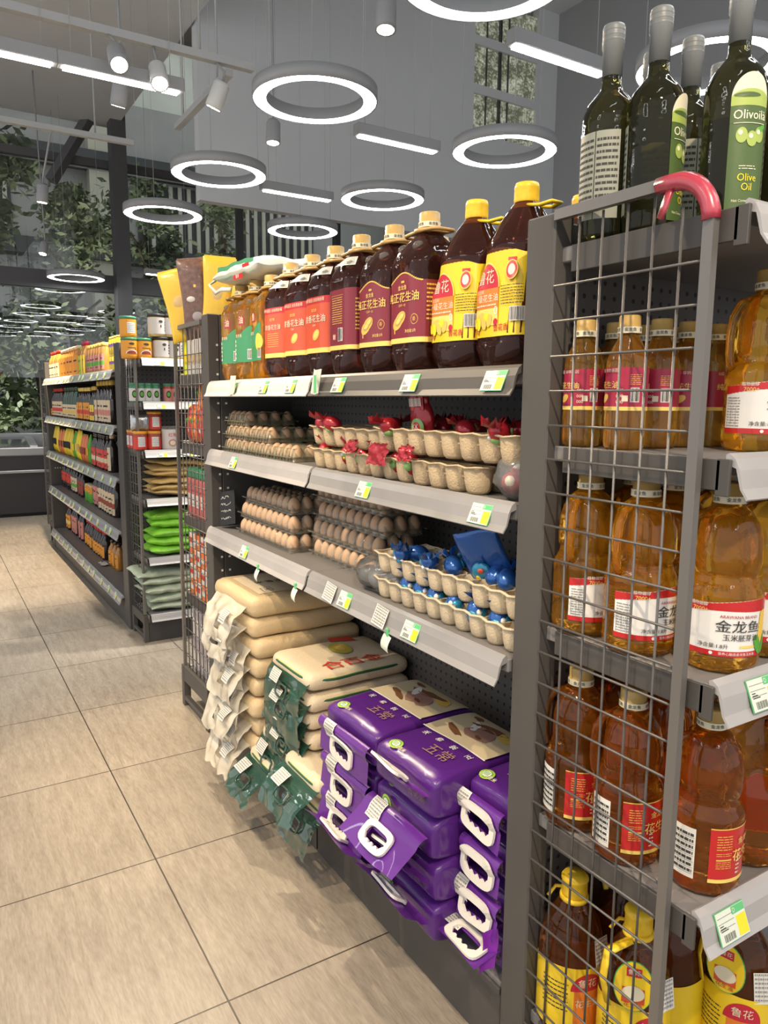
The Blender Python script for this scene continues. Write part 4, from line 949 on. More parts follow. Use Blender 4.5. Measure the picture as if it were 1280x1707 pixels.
# ------------------------------------------------------------------ rice bags, tan ones
mat('rice_tan', (.62, .47, .27), .42, noise_amt=.10, noise_scale=160, bump=.5, bump_scale=420, coat=.25); mat('rice_white', (.72, .60, .42), .5, noise_amt=.10, noise_scale=160, bump=.5, bump_scale=420)
film('poly_film', (.80, .73, .58), .72, .16); film('poly_green', (.02, .075, .05), .86, .10); film('clear_film', (.8, .8, .78), .16, .08)
mat('trim_green', (.03, .11, .06), .45); mat('trim_yellow', (.55, .50, .14), .5); mat('rice_red', (.62, .06, .03), .5); mat('grass', (.45, .46, .08), .5)
def flap(mb, w, h, m, pos, hole=None, wr=.012, seed=0, nu=18, nv=14):
    """crumpled plastic sheet; pos(u, v) -> point, u across -w/2..w/2, v = 0..1 from root to free end"""
    def fn(a, b):
        u = (a-.5)*w; p = Vector(pos(u, b))
        n = Vector((nz((a*5+seed, b*4, seed*1.7), 1), nz((a*5, b*4+seed, 3+seed), 1), nz((a*4+9, b*5, seed), 1)))
        return p+n*wr*min(1, b*2.2)
    mb.grid(fn, nu, nv, m, True, (lambda a, b: abs((a-.5)*w-hole[0]) < hole[2]/2 and abs(b*h-hole[1]*h) < hole[3]/2) if hole else None)
def tan_bag(i, a=.19, b=.175, hgt=.036, kind='tan'):
    t = thing('rice_bag', 'x', 'rice bag'); sd = i*3.1; m = 'rice_tan' if kind == 'tan' else 'rice_white'
    mb = MB()
    def fn(p):
        q = Vector(p); q.z += nz((p.x*9+sd, p.y*9, sd), 1, .006)*(1-min(1, abs(p.z)/hgt)*.3); q.x += nz((p.y*7, sd, p.z*20), 1, .006); q.y += nz((p.x*7, sd+4, 0), 1, .006); return q
    mb.rbox((2*a, 2*b, 2*hgt*.92), .027, m, 12, fn); o = mb.build('sack', t)
    return t
def tan_full(i, droop, tw, print_top=False, hole=True):
    t = tan_bag(i); mb = MB(); a, b = .19, .175; L = .15
    dx = math.sin(droop); dz = -math.cos(droop)
    def pos(u, v): return (-a*.97-L*v*dx-.015*math.sin(v*3), u*(1-.25*v)+tw*v, .004+L*v*dz+.02*(1-abs(v*2-1)))
    flap(mb, b*1.55, L, 'poly_film', pos, (0.0, .60, .080, .036) if hole else None, .016, i*2.3, 22, 16); f = mb.build('handle_flap', t)
    mb = MB()
    def mp(u, v, o=0.): 
        P = Vector(pos(-.075+u, .42-v/L)); return (P.x-.017-o*dx*0-o, P.y, P.z+.004+o*.3)
    card(mb, .058, .050, mp, 7, i, 'paper', 'ink_grey', 3); mb.build('nutrition_sticker', f)
    if print_top:
        mb = MB(); 
        def tp(u, v, o=0.): return (v*1.0-.03, u, .0345+o+nz((((v-.03))*9+i*3.1, u*9, i*3.1), 1, .006)*.7)
        mb.grid(lambda p, q: tp((p-.5)*.24, (q-.5)*.22), 8, 8, 'rice_white')
        mb.text('生态香米', lambda u, v: tp(v, -u, .0012), 'ink', .036, -.0, .015, .01)
        for (u0, u1, v0, v1) in ((-.10, -.06, -.085, -.083), (-.10, -.06, -.052, -.050), (-.10, -.098, -.085, -.05), (-.062, -.06, -.085, -.05)): mb.add([tp(u0, v0, .0012), tp(u1, v0, .0012), tp(u1, v1, .0012), tp(u0, v1, .0012)], [(0, 1, 2, 3)], 'ink')
        mb.text('米', lambda u, v: tp(u, v, .0012), 'ink', .022, -.08, -.068, .0); mb.build('print', t)
    return t
random.seed(5)
for i in range(8):
    z = .168+.036+i*.0655
    tan_full(i, (.55, .35, .5, .3, .45, .2, .5, .45)[i], random.uniform(-.02, .02), i == 7).location = (1.02+random.uniform(-.008, .008), 2.275+random.uniform(-.012, .012), z)
n = 0
for o in [o for o in C.objects if o.get('label') == 'x' and o.name.startswith('rice_bag')]:
    o['label'] = ('tan plastic rice bag at the bottom of the tall stack by the far side panel', 'tan rice bag second from the bottom of the tall stack', 'tan rice bag third from the bottom of the tall stack', 'tan rice bag fourth from the bottom of the tall stack', 'tan rice bag fourth from the top of the tall stack', 'tan rice bag third from the top of the tall stack', 'tan rice bag second from the top of the tall stack', 'tan rice bag with black print on top of the tall stack')[n]; o['group'] = 'tan rice bags in the tall stack'; n += 1
# green trimmed rice bags
def green_bag(i, lab, x, y, z, a=.17, b=.125, h=.030, droop=.3, prt=False, rz=0., tilt=0.):
    t = thing('rice_bag', lab, 'rice bag', (x, y, z), (0, tilt, rz), 'green trimmed rice bags'); sd = i*2.7+40
    def wob(p): q = Vector(p); q.z += nz((p.x*10+sd, p.y*10, sd), 1, .005); return q
    mb = MB(); mb.rbox((2*a, 2*b, 2*h*.94), .025, 'rice_white', 12, wob); s = mb.build('sack', t)
    mb = MB(); loop = []
    for k in range(64):
        th = 2*PI*k/64; c, q = math.cos(th), math.sin(th); r = 1/((abs(c)**7+abs(q)**7)**(1/7)); loop.append(wob(Vector((a*.985*c*r, b*.985*q*r, h*.28))))
    mb.tube(loop, .0045, 'trim_green', 6, True); mb.tube([Vector(p)+Vector((0, 0, .004)) for p in loop], .0018, 'trim_yellow', 5, True); mb.build('piping', s)
    L = .125; dx, dz = math.sin(droop), -math.cos(droop); mb = MB()
    def pos(u, v): return (-a*.96-L*v*dx-.012*math.sin(v*3), u*(1-.1*v), h*.1+L*v*dz+.012*(1-abs(v*2-1)))
    flap(mb, b*1.9, L, 'poly_green', pos, (-.01, .50, .062, .030), .010, sd, 24, 16); f = mb.build('handle_flap', t)
    mb = MB()
    rim = [Vector(pos(-.01+.036*math.copysign(abs(math.cos(k*PI/12))**.5, math.cos(k*PI/12)), .50+.15*math.copysign(abs(math.sin(k*PI/12))**.5, math.sin(k*PI/12))))+Vector((-.010, 0, .0)) for k in range(24)]
    mb.tube(rim, .0035, 'poly_green', 5, True); mb.build('handle_rim', f)
    mb = MB()
    card(mb, .058, .042, lambda u, v, o=0.: Vector(pos(.042+u, .25-v/L))+Vector((-.016-o, 0, .005+o*.4)), 6, i, 'paper', 'ink_grey', 3); mb.build('nutrition_sticker', f)
    if prt:
        mb = MB()
        def tp(u, v, o=0.): return (v, u, h*.94+.001+o+nz((v*10+sd, u*10, sd), 1, .005))
        mb.text('金百合', lambda u, v: tp(v, -u, .0016), 'rice_red', .066, .0, -.085, .03)
        for k in range(5): 
            V = [tp(.035, .02, .0018+.0002*k)]+[tp(.035+.05*math.cos(2*PI*j/14)*(1-.15*k), .02+.035*math.sin(2*PI*j/14)*(1-.15*k), .0018+.0002*k) for j in range(14)]
            mb.add(V, [(0, 1+j, 1+(j+1) % 14) for j in range(14)], ('grass', 'trim_yellow', 'lu_yellow', 'gold', 'gold_bright')[k])
        mb.add([tp(.075, .10, .002), tp(.10, .02, .002), tp(.14, .03, .002), tp(.13, .10, .002)], [(0, 1, 2, 3)], 'rice_red'); mb.add([tp(-.09, .15, .002), tp(-.07, .15, .002), tp(-.07, .151, .002), tp(-.09, .151, .002)], [(0, 1, 2, 3)], 'ink'); mb.build('print', t)
    return t
green_bag(0, 'green trimmed rice bag lowest at the left, its dark flap hanging toward the aisle', .975, 2.005, .205, .17, .10, droop=.85)
green_bag(2, 'green trimmed rice bag with red characters on top, beside the purple packs', .985, 1.745, .285, .17, .115, droop=.80, prt=True)
green_bag(3, 'green trimmed rice bag under the one with red characters', 1.00, 1.745, .205, .17, .115, droop=.45)
green_bag(1, 'green trimmed rice bag between the lowest left one and the middle stack', 1.01, 1.975, .275, .17, .11, droop=.30)
for k in range(4): green_bag(10+k, ('green trimmed rice bag at the bottom of the middle stack', 'green trimmed rice bag second from the bottom of the middle stack', 'green trimmed rice bag just under the top one of the middle stack', 'green trimmed rice bag with colourful print on top of the middle stack')[k], 1.035, 1.915+.008*(k % 2), .345+.0575*k, .17, .135, .028, droop=.35-.1*(k % 2), prt=(k == 3))

# ------------------------------------------------------------------ purple vacuum packs
mat('purple', (.085, .016, .19), .30, coat=.35, bump=.25, bump_scale=26); mat('purple_flap', (.12, .022, .25), .32, coat=.3, bump=.2, bump_scale=18); mat('purple_bright', (.26, .03, .42), .35); mat('pack_beige', (.60, .50, .33), .45); mat('pack_brown', (.17, .075, .035), .5); mat('lime', (.35, .55, .06), .45); mat('handle_white', (.80, .76, .68), .4); mat('gold_dim', (.36, .20, .16), .4)
def oval(u, a, b, n=4.): c, s = math.cos(u), math.sin(u); r = 1/((abs(c/a)**n+abs(s/b)**n)**(1/n)); return r*c, r*s
def purple_pack(i, w, lab, loc, ang, fl=.105, top=False, off=0., rz=0., sticker=True, roundel=True, hh=.0485, lift=0., froundel=False):
    t = thing('rice_pack', lab, 'rice pack', loc, rz, 'purple rice packs'); sd = i*1.9+7; d = .30
    mb = MB()
    def fn(p):
        q = Vector(p); e = 1-min(1, abs(p.x)/(d/2))**6*.28; q.z *= e; q.z += nz((p.x*8+sd, p.y*8, p.z*6), 1, .0045); q.x += nz((p.y*10, p.z*14, sd), 1, .006); return q
    mb.rbox((d, w, hh*2), .015, 'purple', 11, fn); mb.build('pack', t)
    mb = MB(); x0 = -d/2+.004
    def pos(u, v):       # leaves the top front edge, bends over by ang (0 = straight out, 1 = hanging)
        s = v*fl; k = min(1, s/.035); th = ang*PI/2*(k if k < 1 else 1)
        x = x0-.012-(math.sin(PI/2-th)*s*.92+.004*k); z = hh*.30+lift*v-math.sin(th)*s*.96
        return Vector((x, u+off*v, z+.006*math.sin(u*26+sd)*v))
    def nrm(v): th = ang*PI/2; return Vector((-math.sin(th), 0, math.cos(th)))
    hc = .60 if fl > .09 else .55; aw, ah = .050, .030
    mb.grid(lambda a, b: pos((a-.5)*w*.97, b), 32, 24, 'purple_flap', True, lambda a, b: abs((a-.5)*w*.97) < .034 and abs(b-hc)*fl < .013); f = mb.build('front_flap', t)
    def fp(u, v, o=0.): return pos(u, hc-v/fl)+nrm(0)*(o+.003)
    mb = MB(); n = 44; V = []
    for lay in (0., .006):
        for k in range(n):
            th = 2*PI*k/n; V.append(fp(*oval(th, aw, ah), lay))
        for k in range(n):
            th = 2*PI*k/n; x, y = oval(th, aw-.013, ah-.013, 3.5)
            if y < -.006: y += .0035*math.cos(x*2*PI/.017)+.002
            V.append(fp(x, y, lay))
    F = []
    for k in range(n):
        j = (k+1) % n
        F += [(2*n+k, 2*n+j, 3*n+j, 3*n+k), (k, n+k, n+j, j), (k, j, 2*n+j, 2*n+k), (n+k, 3*n+k, 3*n+j, n+j)]
    mb.add(V, F, 'handle_white'); mb.build('handle', f)
    if sticker:
        mb = MB(); card(mb, .048, .046, lambda u, v, o=0.: pos(.055+u+v*.15, max(0., .22-v/fl))+nrm(0)*(.004+o)+Vector((0, 0, max(0, v-.02)*.6)), 7, i, 'paper', 'ink_grey', 3); mb.build('nutrition_sticker', f)
    mb = MB()
    def tp(u, v, o=0.): return (v-d/2, u, hh*(1-min(1, abs(v-d/2)/(d/2))**6*.28)+.0016+o+nz(((v-d/2)*8+sd, u*8, hh*6), 1, .0045))
    if roundel:
        for r, m, o in ((.019, 'lime', .001), (.014, 'leaf_green', .0015), (.011, 'white', .002)):
            c0, c1 = w*.30, .028; mb.add([tp(c0, c1, o)]+[tp(c0+r*math.cos(2*PI*k/20), c1+r*.8*math.sin(2*PI*k/20), o) for k in range(20)], [(0, 1+k, 1+(k+1) % 20) for k in range(20)], m)
        for k in range(4): mb.add([tp(w*.30-.006+.004*k, .022, .0025), tp(w*.30-.004+.004*k, .022, .0025), tp(w*.30-.004+.004*k, .034, .0025), tp(w*.30-.006+.004*k, .034, .0025)], [(0, 1, 2, 3)], 'leaf_green')
    if top:
        mb.grid(lambda a, b: tp((a-.5)*w*.94, .135+.15*b, .0012), 10, 10, 'pack_beige')
        mb.grid(lambda a, b: tp((a-.5)*w*.97, .131+.004*b, .0014), 10, 1, 'white')
        rd = random.Random(i)
        for (cu, cv, a, b, r, m) in ((.045, .175, .045, .010, .4, 'pack_brown'), (-.01, .205, .05, .035, .2, 'gold_dim'), (.0, .24, .06, .016, -.2, 'pack_brown'), (-.06, .24, .03, .02, .6, 'gold'), (.03, .225, .03, .012, 1., 'white'), (-.02, .19, .016, .006, .3, 'pack_brown'), (.062, .262, .02, .009, .2, 'pack_brown')):
            a *= w/.235; V = [tp(cu, cv, .0022)]
            for k in range(16):
                x, y = a*math.cos(2*PI*k/16)*rd.uniform(.75, 1.15), b*math.sin(2*PI*k/16)*rd.uniform(.7, 1.2); V.append(tp(cu+x*math.cos(r)-y*math.sin(r), cv+x*math.sin(r)+y*math.cos(r), .0022))
            mb.add(V, [(0, 1+k, 1+(k+1) % 16) for k in range(16)], m)
        for k, ch in enumerate('五常香米'): mb.text(ch, lambda u, v: tp(v, -u, .0018), 'white', .019, -.112, -.083+.050*k if w > .2 else -.05+.03*k, .02, rot=0)
        mb.text('五常', lambda u, v: tp(-u, v, .0018), 'gold_dim', .042, .03, .070, .0); mb.text('有机香米', lambda u, v: tp(-u, v, .0018), 'cream', .012, -w*.22, .022, .0)
    mb.text('五㊣米', lambda u, v: (-d/2-.0085, -u, v), 'gold_dim', .020, w*.27, -.006, .01)
    if froundel:
        for r, m, o in ((.018, 'lime', .0), (.0135, 'leaf_green', .0008), (.0105, 'white', .0016)): mb.add([(-d/2-.0085-o, w*.22, .016)]+[(-d/2-.0085-o, w*.22+r*math.cos(2*PI*k/20), .016+r*math.sin(2*PI*k/20)) for k in range(20)], [(0, 1+k, 1+(k+1) % 20) for k in range(20)], m)
    mb.build('print', t)
    return t
P1, P2, P3 = (1.490, .232), (1.252, .226), (1.067, .126)
for k in range(4):
    z = .168+.0485+k*.0965
    purple_pack(k, P1[1], ('purple rice pack at the bottom of the left pile', 'purple rice pack third from the top of the left pile', 'purple rice pack second from the top of the left pile', 'purple rice pack on top of the left pile, touching the green trimmed bags')[k], (.988-.004*k, P1[0]+.004*(k % 2), z), (-.40, .80, .92, .96)[k], .092, k == 3, 0., .03*(k == 3), k != 0, k == 3)
    purple_pack(10+k, P2[1], ('purple rice pack at the bottom of the middle pile', 'purple rice pack third from the top of the middle pile, handle flap sticking out', 'purple rice pack second from the top of the middle pile, its bright flap lifted', 'purple rice pack on top of the middle pile, handle flap lying flat')[k], (.985-.004*k, P2[0]-.004*(k % 2), z), (-.38, -.42, .42, -.40)[k], (.075, .078, .115, .065)[k], k == 3, 0., .02*(k == 3), k in (0, 2, 3), True, froundel=k < 3)
    purple_pack(20+k, P3[1], ('purple rice pack at the bottom of the right pile, flap against the grey post', 'purple rice pack third from the top of the right pile', 'purple rice pack second from the top of the right pile', 'purple rice pack on top of the right pile, half hidden by the grey post')[k], (1.060, P3[0], z-.002), (.08, .88, .92, .90)[k], .080 if k else .068, k == 3, 0., 0., k in (0, 1, 3), k in (0, 3))
pf = onx(828, 1555, .893)
t = thing('film_flap', 'bright purple torn packaging flap sticking out beside the near post above the kick board', 'packaging', pf); mb = MB()
mb.grid(lambda a, b: Vector((.002-.030*(1-a)+.004*math.sin(b*5), .012*(1-a)+.004*math.sin(a*3), -.085*b+.008*a)), 8, 10, 'purple_bright'); mb.grid(lambda a, b: Vector((.002+.10*a, .004+.01*b, .010-.02*b)), 6, 2, 'purple_flap'); mb.build('sheet', t)

# ------------------------------------------------------------------ moulded trays, foil eggs
mat('pulp', (.56, .43, .27), .85, noise_amt=.12, noise_scale=60, bump=.5, bump_scale=260); mat('pulp_pale', (.62, .51, .35), .85, noise_amt=.1, noise_scale=60, bump=.4, bump_scale=260)
mat('foil_red', (.36, .015, .025), .25, metal=.25, coat=.4, bump=.4, bump_scale=60); mat('foil_blue', (.02, .10, .36), .22, metal=.3, coat=.5, bump=.4, bump_scale=60); mat('foil_cyan', (.03, .26, .42), .25, metal=.2, coat=.4); mat('foil_green', (.22, .42, .12), .3, coat=.4); mat('skin', (.55, .30, .20), .5)
def tray_mesh(nx, ny, p, h, m, r):
    mb = MB()
    for i in range(nx):
        for j in range(ny):
            c = ((i+.5)*p, (j+.5)*p, 0); edge = i in (0, nx-1) or j in (0, ny-1)
            prof = [(r*.0+.001, 0), (r*.62, 0), (r*.80, h*.12), (r*.93, h*.45), (r*1.0, h*.8), (r*1.04, h*.97), (r*1.09, h)]
            mb.lathe(prof, m, 18, c, caps=False)
    mb.box((nx*p/2, ny*p/2, h*.62), (nx*p-p*.5, ny*p-p*.5, .004), m)
    for j in range(ny*6):      # wavy lip
        pass
    pts = []
    def wave(s): return h+.0015*math.cos(s*2*PI/p)
    for k in range(nx*4+1): s = k*p/4; pts.append((s, -.003+.004*abs(math.cos(s*PI/p)), wave(s)))
    for k in range(1, ny*4+1): s = k*p/4; pts.append((nx*p+.003-.004*abs(math.cos(s*PI/p)), s, wave(s)))
    for k in range(1, nx*4+1): s = k*p/4; pts.append((nx*p-s, ny*p+.003-.004*abs(math.cos(s*PI/p)), wave(s)))
    for k in range(1, ny*4): s = k*p/4; pts.append((-.003+.004*abs(math.cos(s*PI/p)), ny*p-s, wave(s)))
    mb.tube(pts, .0035, m, 6, True, flat=.6); return mb
def foil_egg(kind):
    a, b = ('foil_red', 'foil_green') if kind == 'red' else ('foil_blue', 'foil_cyan')
    t = thing('chocolate_egg', 'x', 'chocolate egg'); mb = MB(); mb.ell((0, 0, .028), (.021, .021, .028), a, 18, 12)
    for (c, r) in (((.0, -.017, .030), (.013, .007, .013)), ((-.017, 0, .026), (.007, .012, .012))): mb.ell(c, r, b, 12, 8)
    mb.ell((-.013, -.013, .034), (.006, .006, .007), 'white', 10, 6); mb.ell((-.008, -.019, .024), (.004, .004, .004), 'lu_yellow' if kind == 'red' else 'skin', 8, 6); mb.build('wrapper', t)
    mb = MB()
    def tw(s):
        V = []; F = []; n = 9
        for k in range(n):
            an = -1.0+2.0*k/(n-1); V += [(.004*math.sin(an), .004*an*.3, .054), (s*.0+.030*math.sin(an), .012*math.cos(k*2.4)+.006, .060+.024*math.cos(an)*(1+.15*(-1)**k))]
        for k in range(n-1): F.append((2*k, 2*k+2, 2*k+3, 2*k+1))
        return V, F
    V, F = tw(1); mb.add(V, F, a, True); mb.build('twisted_end', t); return t
ER, EB = Once(lambda: foil_egg('red')), Once(lambda: foil_egg('blue'))
def tray(lab, x, y, z, nx, ny, p, h, m, r, grp, rz=0.):
    t = thing('egg_tray', lab, 'tray', (x, y, z), rz, grp); tray_mesh(nx, ny, p, h, m, r).build('tray', t); return t
Z2, Z3 = 1.123, .839
gpt = 'moulded trays on the second shelf'
tray('moulded pulp tray on the lower level, left one under the second shelf trays', .912, 1.385, Z2, 3, 8, .060, .052, 'pulp', .030, gpt)
tray('moulded pulp tray on the lower level, in front beside the wrapped red bag', .910, 1.130, Z2, 3, 4, .062, .054, 'pulp', .031, gpt)
tray('moulded pulp tray on the upper level at the left with red foil ends showing', .918, 1.52, Z2+.062, 3, 6, .060, .050, 'pulp', .030, gpt)
tray('large moulded pulp tray on the upper level at the right holding the tall red pouch', .908, 1.020, Z2+.066, 3, 8, .061, .054, 'pulp', .031, gpt, .01)
rd = random.Random(3); gpe = 'red foil chocolate eggs'
for (x, y, dz) in ((.935, 1.80, .062), (.94, 1.74, .062), (1.0, 1.62, .062), (.94, 1.46, .066), (.975, 1.41, .066), (1.0, 1.35, .066), (.95, 1.20, .066), (1.0, 1.16, .066), (.95, 1.10, .066), (1.02, 1.08, .066), (.955, 1.05, .066), (1.02, 1.24, .066)):
    ER.put((x, y, Z2+dz+.050), (1.25, rd.uniform(-.3, .3), rd.uniform(0, 6)), 'red foil chocolate egg lying in an upper pulp tray', gpe)
for y in (1.83, 1.70, 1.62, 1.55, 1.46, 1.40): ER.put((.94, y, Z2+.012), rd.uniform(-.6, .6), 'red foil chocolate egg in a lower pulp tray, only its foil end showing', 'red foil eggs of the lower trays')
# crumpled red foil ends spilling over the lower tray rim
for k, (y, s, lab) in enumerate(((1.475, .040, 'crumpled red snack wrapper drooping between the two tray levels'), (1.60, .024, 'small red wrapper poking out of the lower left tray'), (1.36, .026, 'small red wrapper poking out at the joint of the lower trays'))):
    t = thing('wrapper', lab, 'wrapper', (.905, y, Z2+.062)); mb = MB(); mb.grid(lambda a, b: Vector(((-.006-.012*b)+nz((a*4+k, b*4, 2), 1, .010), (a-.5)*s*2+nz((b*5, a*3, k), 1, .006), .024-.05*b*s/.04+nz((a*6, b*5, k+5), 1, .006))), 10, 8, 'foil_red'); mb.build('foil', t)
t = thing('candy_pouch', 'tall red candy pouch with a green round badge standing in the upper pulp tray', 'candy', (.955, 1.375, Z2+.098), (.1, -.05, -1.45)); mb = MB(); mb.ell((0, 0, .045), (.036, .018, .048), 'foil_red', 18, 12); mb.ell((0, 0, .085), (.026, .012, .03), 'foil_red', 16, 10); mb.build('pouch', t)
mb = MB()
for r, m, o in ((.022, 'foil_green', 0.), (.014, 'red', .0014)): mb.ell((0, -.0165-o, .030), (r, .004, r*.9), m, 18, 8)
mb.text('KK', lambda u, v: (u, -.0235, .030+v), 'white', .016, 0, 0, .02); mb.build('badge', t)
mb = MB(); mb.grid(lambda a, b: Vector(((a-.5)*.045, -.013-.003*math.sin(a*9), .066+.034*b)), 8, 5, 'red')
for i in range(9): mb.box(((i-4)*.0045, -.0178, .084), (.0014+.0008*(i % 3), .001, .018), 'white')
mb.build('barcode_label', t)
t = thing('candy_bag', 'clear net bag of red candies at the right end of the second shelf', 'candy', (.945, 1.062, Z2+.001)); mb = MB()
for (x, y, z, r) in ((0, 0, .030, .024), (.01, -.035, .028, .022), (.05, .0, .03, .024), (.0, -.018, .062, .020), (.05, -.04, .03, .022)): mb.ell((x, y, z), (r*1.1, r, r), 'foil_red', 12, 9); mb.ell((x-r*.6, y-r*.3, z+.004), (r*.5, r*.5, r*.5), 'cream', 10, 7)
mb.build('candies', t); mb = MB(); mb.ell((.02, -.01, .045), (.062, .055, .052), 'clear_film', 20, 12, fn=lambda p: p*(1+nz(p, 40, .12))); mb.build('film', t)
# blue ones on the third shelf
gpt = 'moulded trays on the third shelf'
tray('pale moulded tray under the other one, lower right of the third shelf', .905, 1.000, Z3, 3, 10, .0505, .048, 'pulp_pale', .0262, gpt); tray('pale moulded tray on top with blue foil eggs, right of the third shelf', .910, .998, Z3+.062, 3, 10, .0505, .048, 'pulp_pale', .0262, gpt, .01)
gpe = 'blue foil chocolate eggs'
for (x, y) in ((.935, 1.42), (.975, 1.38), (.94, 1.32), (.99, 1.28), (1.02, 1.36), (.935, 1.22), (.94, 1.12), (.94, 1.07), (.985, 1.10), (1.03, 1.18), (1.03, 1.05)): EB.put((x, y, Z3+.062+.048), (1.2, rd.uniform(-.3, .3), rd.uniform(0, 6)), 'blue foil chocolate egg lying in the upper pale tray', gpe)
for y in (1.40, 1.345, 1.29, 1.22, 1.15, 1.08): EB.put((.934, y, Z3+.013), rd.uniform(-.6, .6), 'blue foil chocolate egg in the lower pale tray', 'blue foil eggs of the lower tray')
t = thing('candy_pouch', 'blue candy pouch leaning over the foil eggs, with a pictured ball on it', 'candy', (.985, 1.15, Z3+.098), (.35, -.30, -1.2)); mb = MB(); mb.pillow(.050, .062, .016, 'foil_blue', 12, 4, lambda p: Vector((p.x, p.z+nz(p*30, 1, .004), p.y+.062))); mb.build('pouch', t); mb = MB(); mb.ell((-.012, -.014, .035), (.023, .010, .023), 'foil_cyan', 18, 10); mb.ell((-.008, -.023, .042), (.008, .003, .006), 'orange_red', 10, 6); mb.ell((-.02, -.022, .028), (.006, .003, .006), 'lu_yellow', 10, 6); mb.build('picture', t)

# ------------------------------------------------------------------ hen eggs in clear cartons
mat('egg', (.56, .36, .22), .5, noise_amt=.12, noise_scale=8); film('carton_film', (.72, .66, .52), .20, .08); film('carton_olive', (.52, .47, .30), .45, .12)
def egg_thing():
    mb = MB(); mb.ell((0, 0, 0), (.0205, .0195, .0265), 'egg', 16, 11, fn=lambda p: Vector((p.x*(1-.12*p.z/.0265), p.y*(1-.12*p.z/.0265), p.z))); o = mb.build('egg'); return tag(o, 'x', 'egg')
EG = Once(egg_thing)
def carton(lab, x, y, z, ny, nx, p, h, grp, filmk='carton_film', rib=False, full=False, rz=0., rows=None, egl=''):
    t = thing('egg_carton', lab, 'egg carton', (x, y, z), rz, grp); mb = MB()
    W, L = nx*p, ny*p
    def top(a, b):
        u, v = a*W, b*L; k = abs(math.sin(u/p*PI))**.7*abs(math.sin(v/p*PI))**.7
        e = min(1, min(a, 1-a)*nx*2.2, min(b, 1-b)*ny*2.2)
        return Vector((u, v, h*(.60+.40*k)*e**.35 if e > 0 else 0))
    mb.grid(top, nx*8, ny*8, filmk); mb.grid(lambda a, b: Vector((a*(W+.012)-.006, b*(L+.012)-.006, h*.30)), 2, 2, filmk)
    for s in (-.006, W+.006): mb.box((s, L/2, h*.30), (.004, L+.01, .003), filmk)
    if rib:
        for k in range(ny*2): mb.tube([(-.002, (k+.5)*p/2, h*.05), (.006, (k+.5)*p/2, h*.8), (W/2, (k+.5)*p/2, h*1.02), (W-.006, (k+.5)*p/2, h*.8)], .0022, filmk, 5)
    mb.build('shell', t)
    for i in range(nx):
        for j in range(ny):
            if full or i == 0 or j == 0:
                c, s = math.cos(rz), math.sin(rz); u, v = (i+.5)*p, (j+.5)*p
                EG.put((x+u*c-v*s, y+u*s+v*c, z+h*.50), rd.uniform(0, 6), egl, 'hen eggs in clear cartons')
    return t
gpc = 'long clear egg cartons on the third shelf'
for k in range(3): carton(('long clear egg carton at the bottom of the left egg stack', 'long clear egg carton in the middle of the left egg stack', 'long clear egg carton on top of the left egg stack')[k], .935+.012*k, 2.06+.015*(k % 2)+.04*(k == 2), Z3+.0555*k, 10 if k < 2 else 9, 3, .0435, .055, gpc, full=(k == 2), egl='brown hen egg in a clear carton of the left egg stack')
for k in range(4): carton(('long clear egg carton at the bottom of the right egg stack', 'long clear egg carton second from the bottom of the right egg stack', 'long clear egg carton second from the top of the right egg stack', 'long clear egg carton on top of the right egg stack')[k], .985+.008*k, 1.62+.02*(k % 2), Z3+.0555*k, 9, 3, .0435, .055, gpc, full=(k == 3), egl='brown hen egg in a clear carton of the right egg stack')
gpc = 'ribbed egg boxes on the second shelf'
for j, (y, n) in enumerate(((2.425, 3), (2.215, 2), (2.02, 1))):
    for k in range(n): carton(('ribbed olive egg box in the far stack of three by the side panel, tier %s' % ('bottom', 'middle', 'top')[k]) if j == 0 else ('ribbed olive egg box in the stack of two, %s one' % ('lower', 'upper')[k]) if j == 1 else 'single ribbed olive egg box next to the pulp trays', .93+.01*k, y+.008*k, Z2+.047*k, 4, 4, .047, .046, gpc, 'carton_olive', True, False, 0, egl='brown hen egg in a ribbed olive box on the second shelf')
# dark wrapped goods between the eggs and the blue eggs
mat('dark_egg', (.035, .030, .026), .35, coat=.5)
t = thing('egg_pack', 'dark preserved eggs in a clear crumpled bag beside the hen eggs', 'egg pack', (1.02, 1.52, Z3+.001)); mb = MB()
for i in range(4):
    for j in range(2): mb.ell((-.07+.05*j, -.06+.048*i, .026+.018*j), (.028, .027, .025), 'dark_egg', 12, 8)
mb.build('eggs', t); mb = MB(); mb.ell((-.035, .01, .04), (.085, .135, .045), 'clear_film', 26, 14, fn=lambda p: p*(1+nz(p, 26, .22))); mb.build('bag_film', t)
t = thing('egg_pack', 'black foil pack lying behind the blue foil eggs', 'egg pack', (1.13, 1.30, Z3+.045), .1); mb = MB(); mb.pillow(.075, .19, .045, 'dark_egg', 14, 4, lambda p: p+Vector((0, 0, nz(p, 22, .010)))); mb.build('pack', t); mb = MB(); card(mb, .05, .03, lambda u, v, o=0.: Vector((v-.02, -u-.03, .047+o)), 4, 3); mb.build('sticker', t)
t = thing('sign_card', 'small black chalk card with white writing at the far end of the third shelf', 'sign', (.925, 2.575, Z3+.012), (-.18, -.22, -1.2)); mb = MB(); mb.box((0, 0, .065), (.085, .004, .125), 'black', bev=.001); mb.build('card', t)
mb = MB()
rs = random.Random(2)
for i in range(4): mb.tube([(-.032+.0032*k, -.0032, .105-.026*i+rs.uniform(-.006, .006)) for k in range(rs.choice((15, 18, 20)))], .0009, 'white', 4)
mb.v = mb.v; mb.build('writing', t)
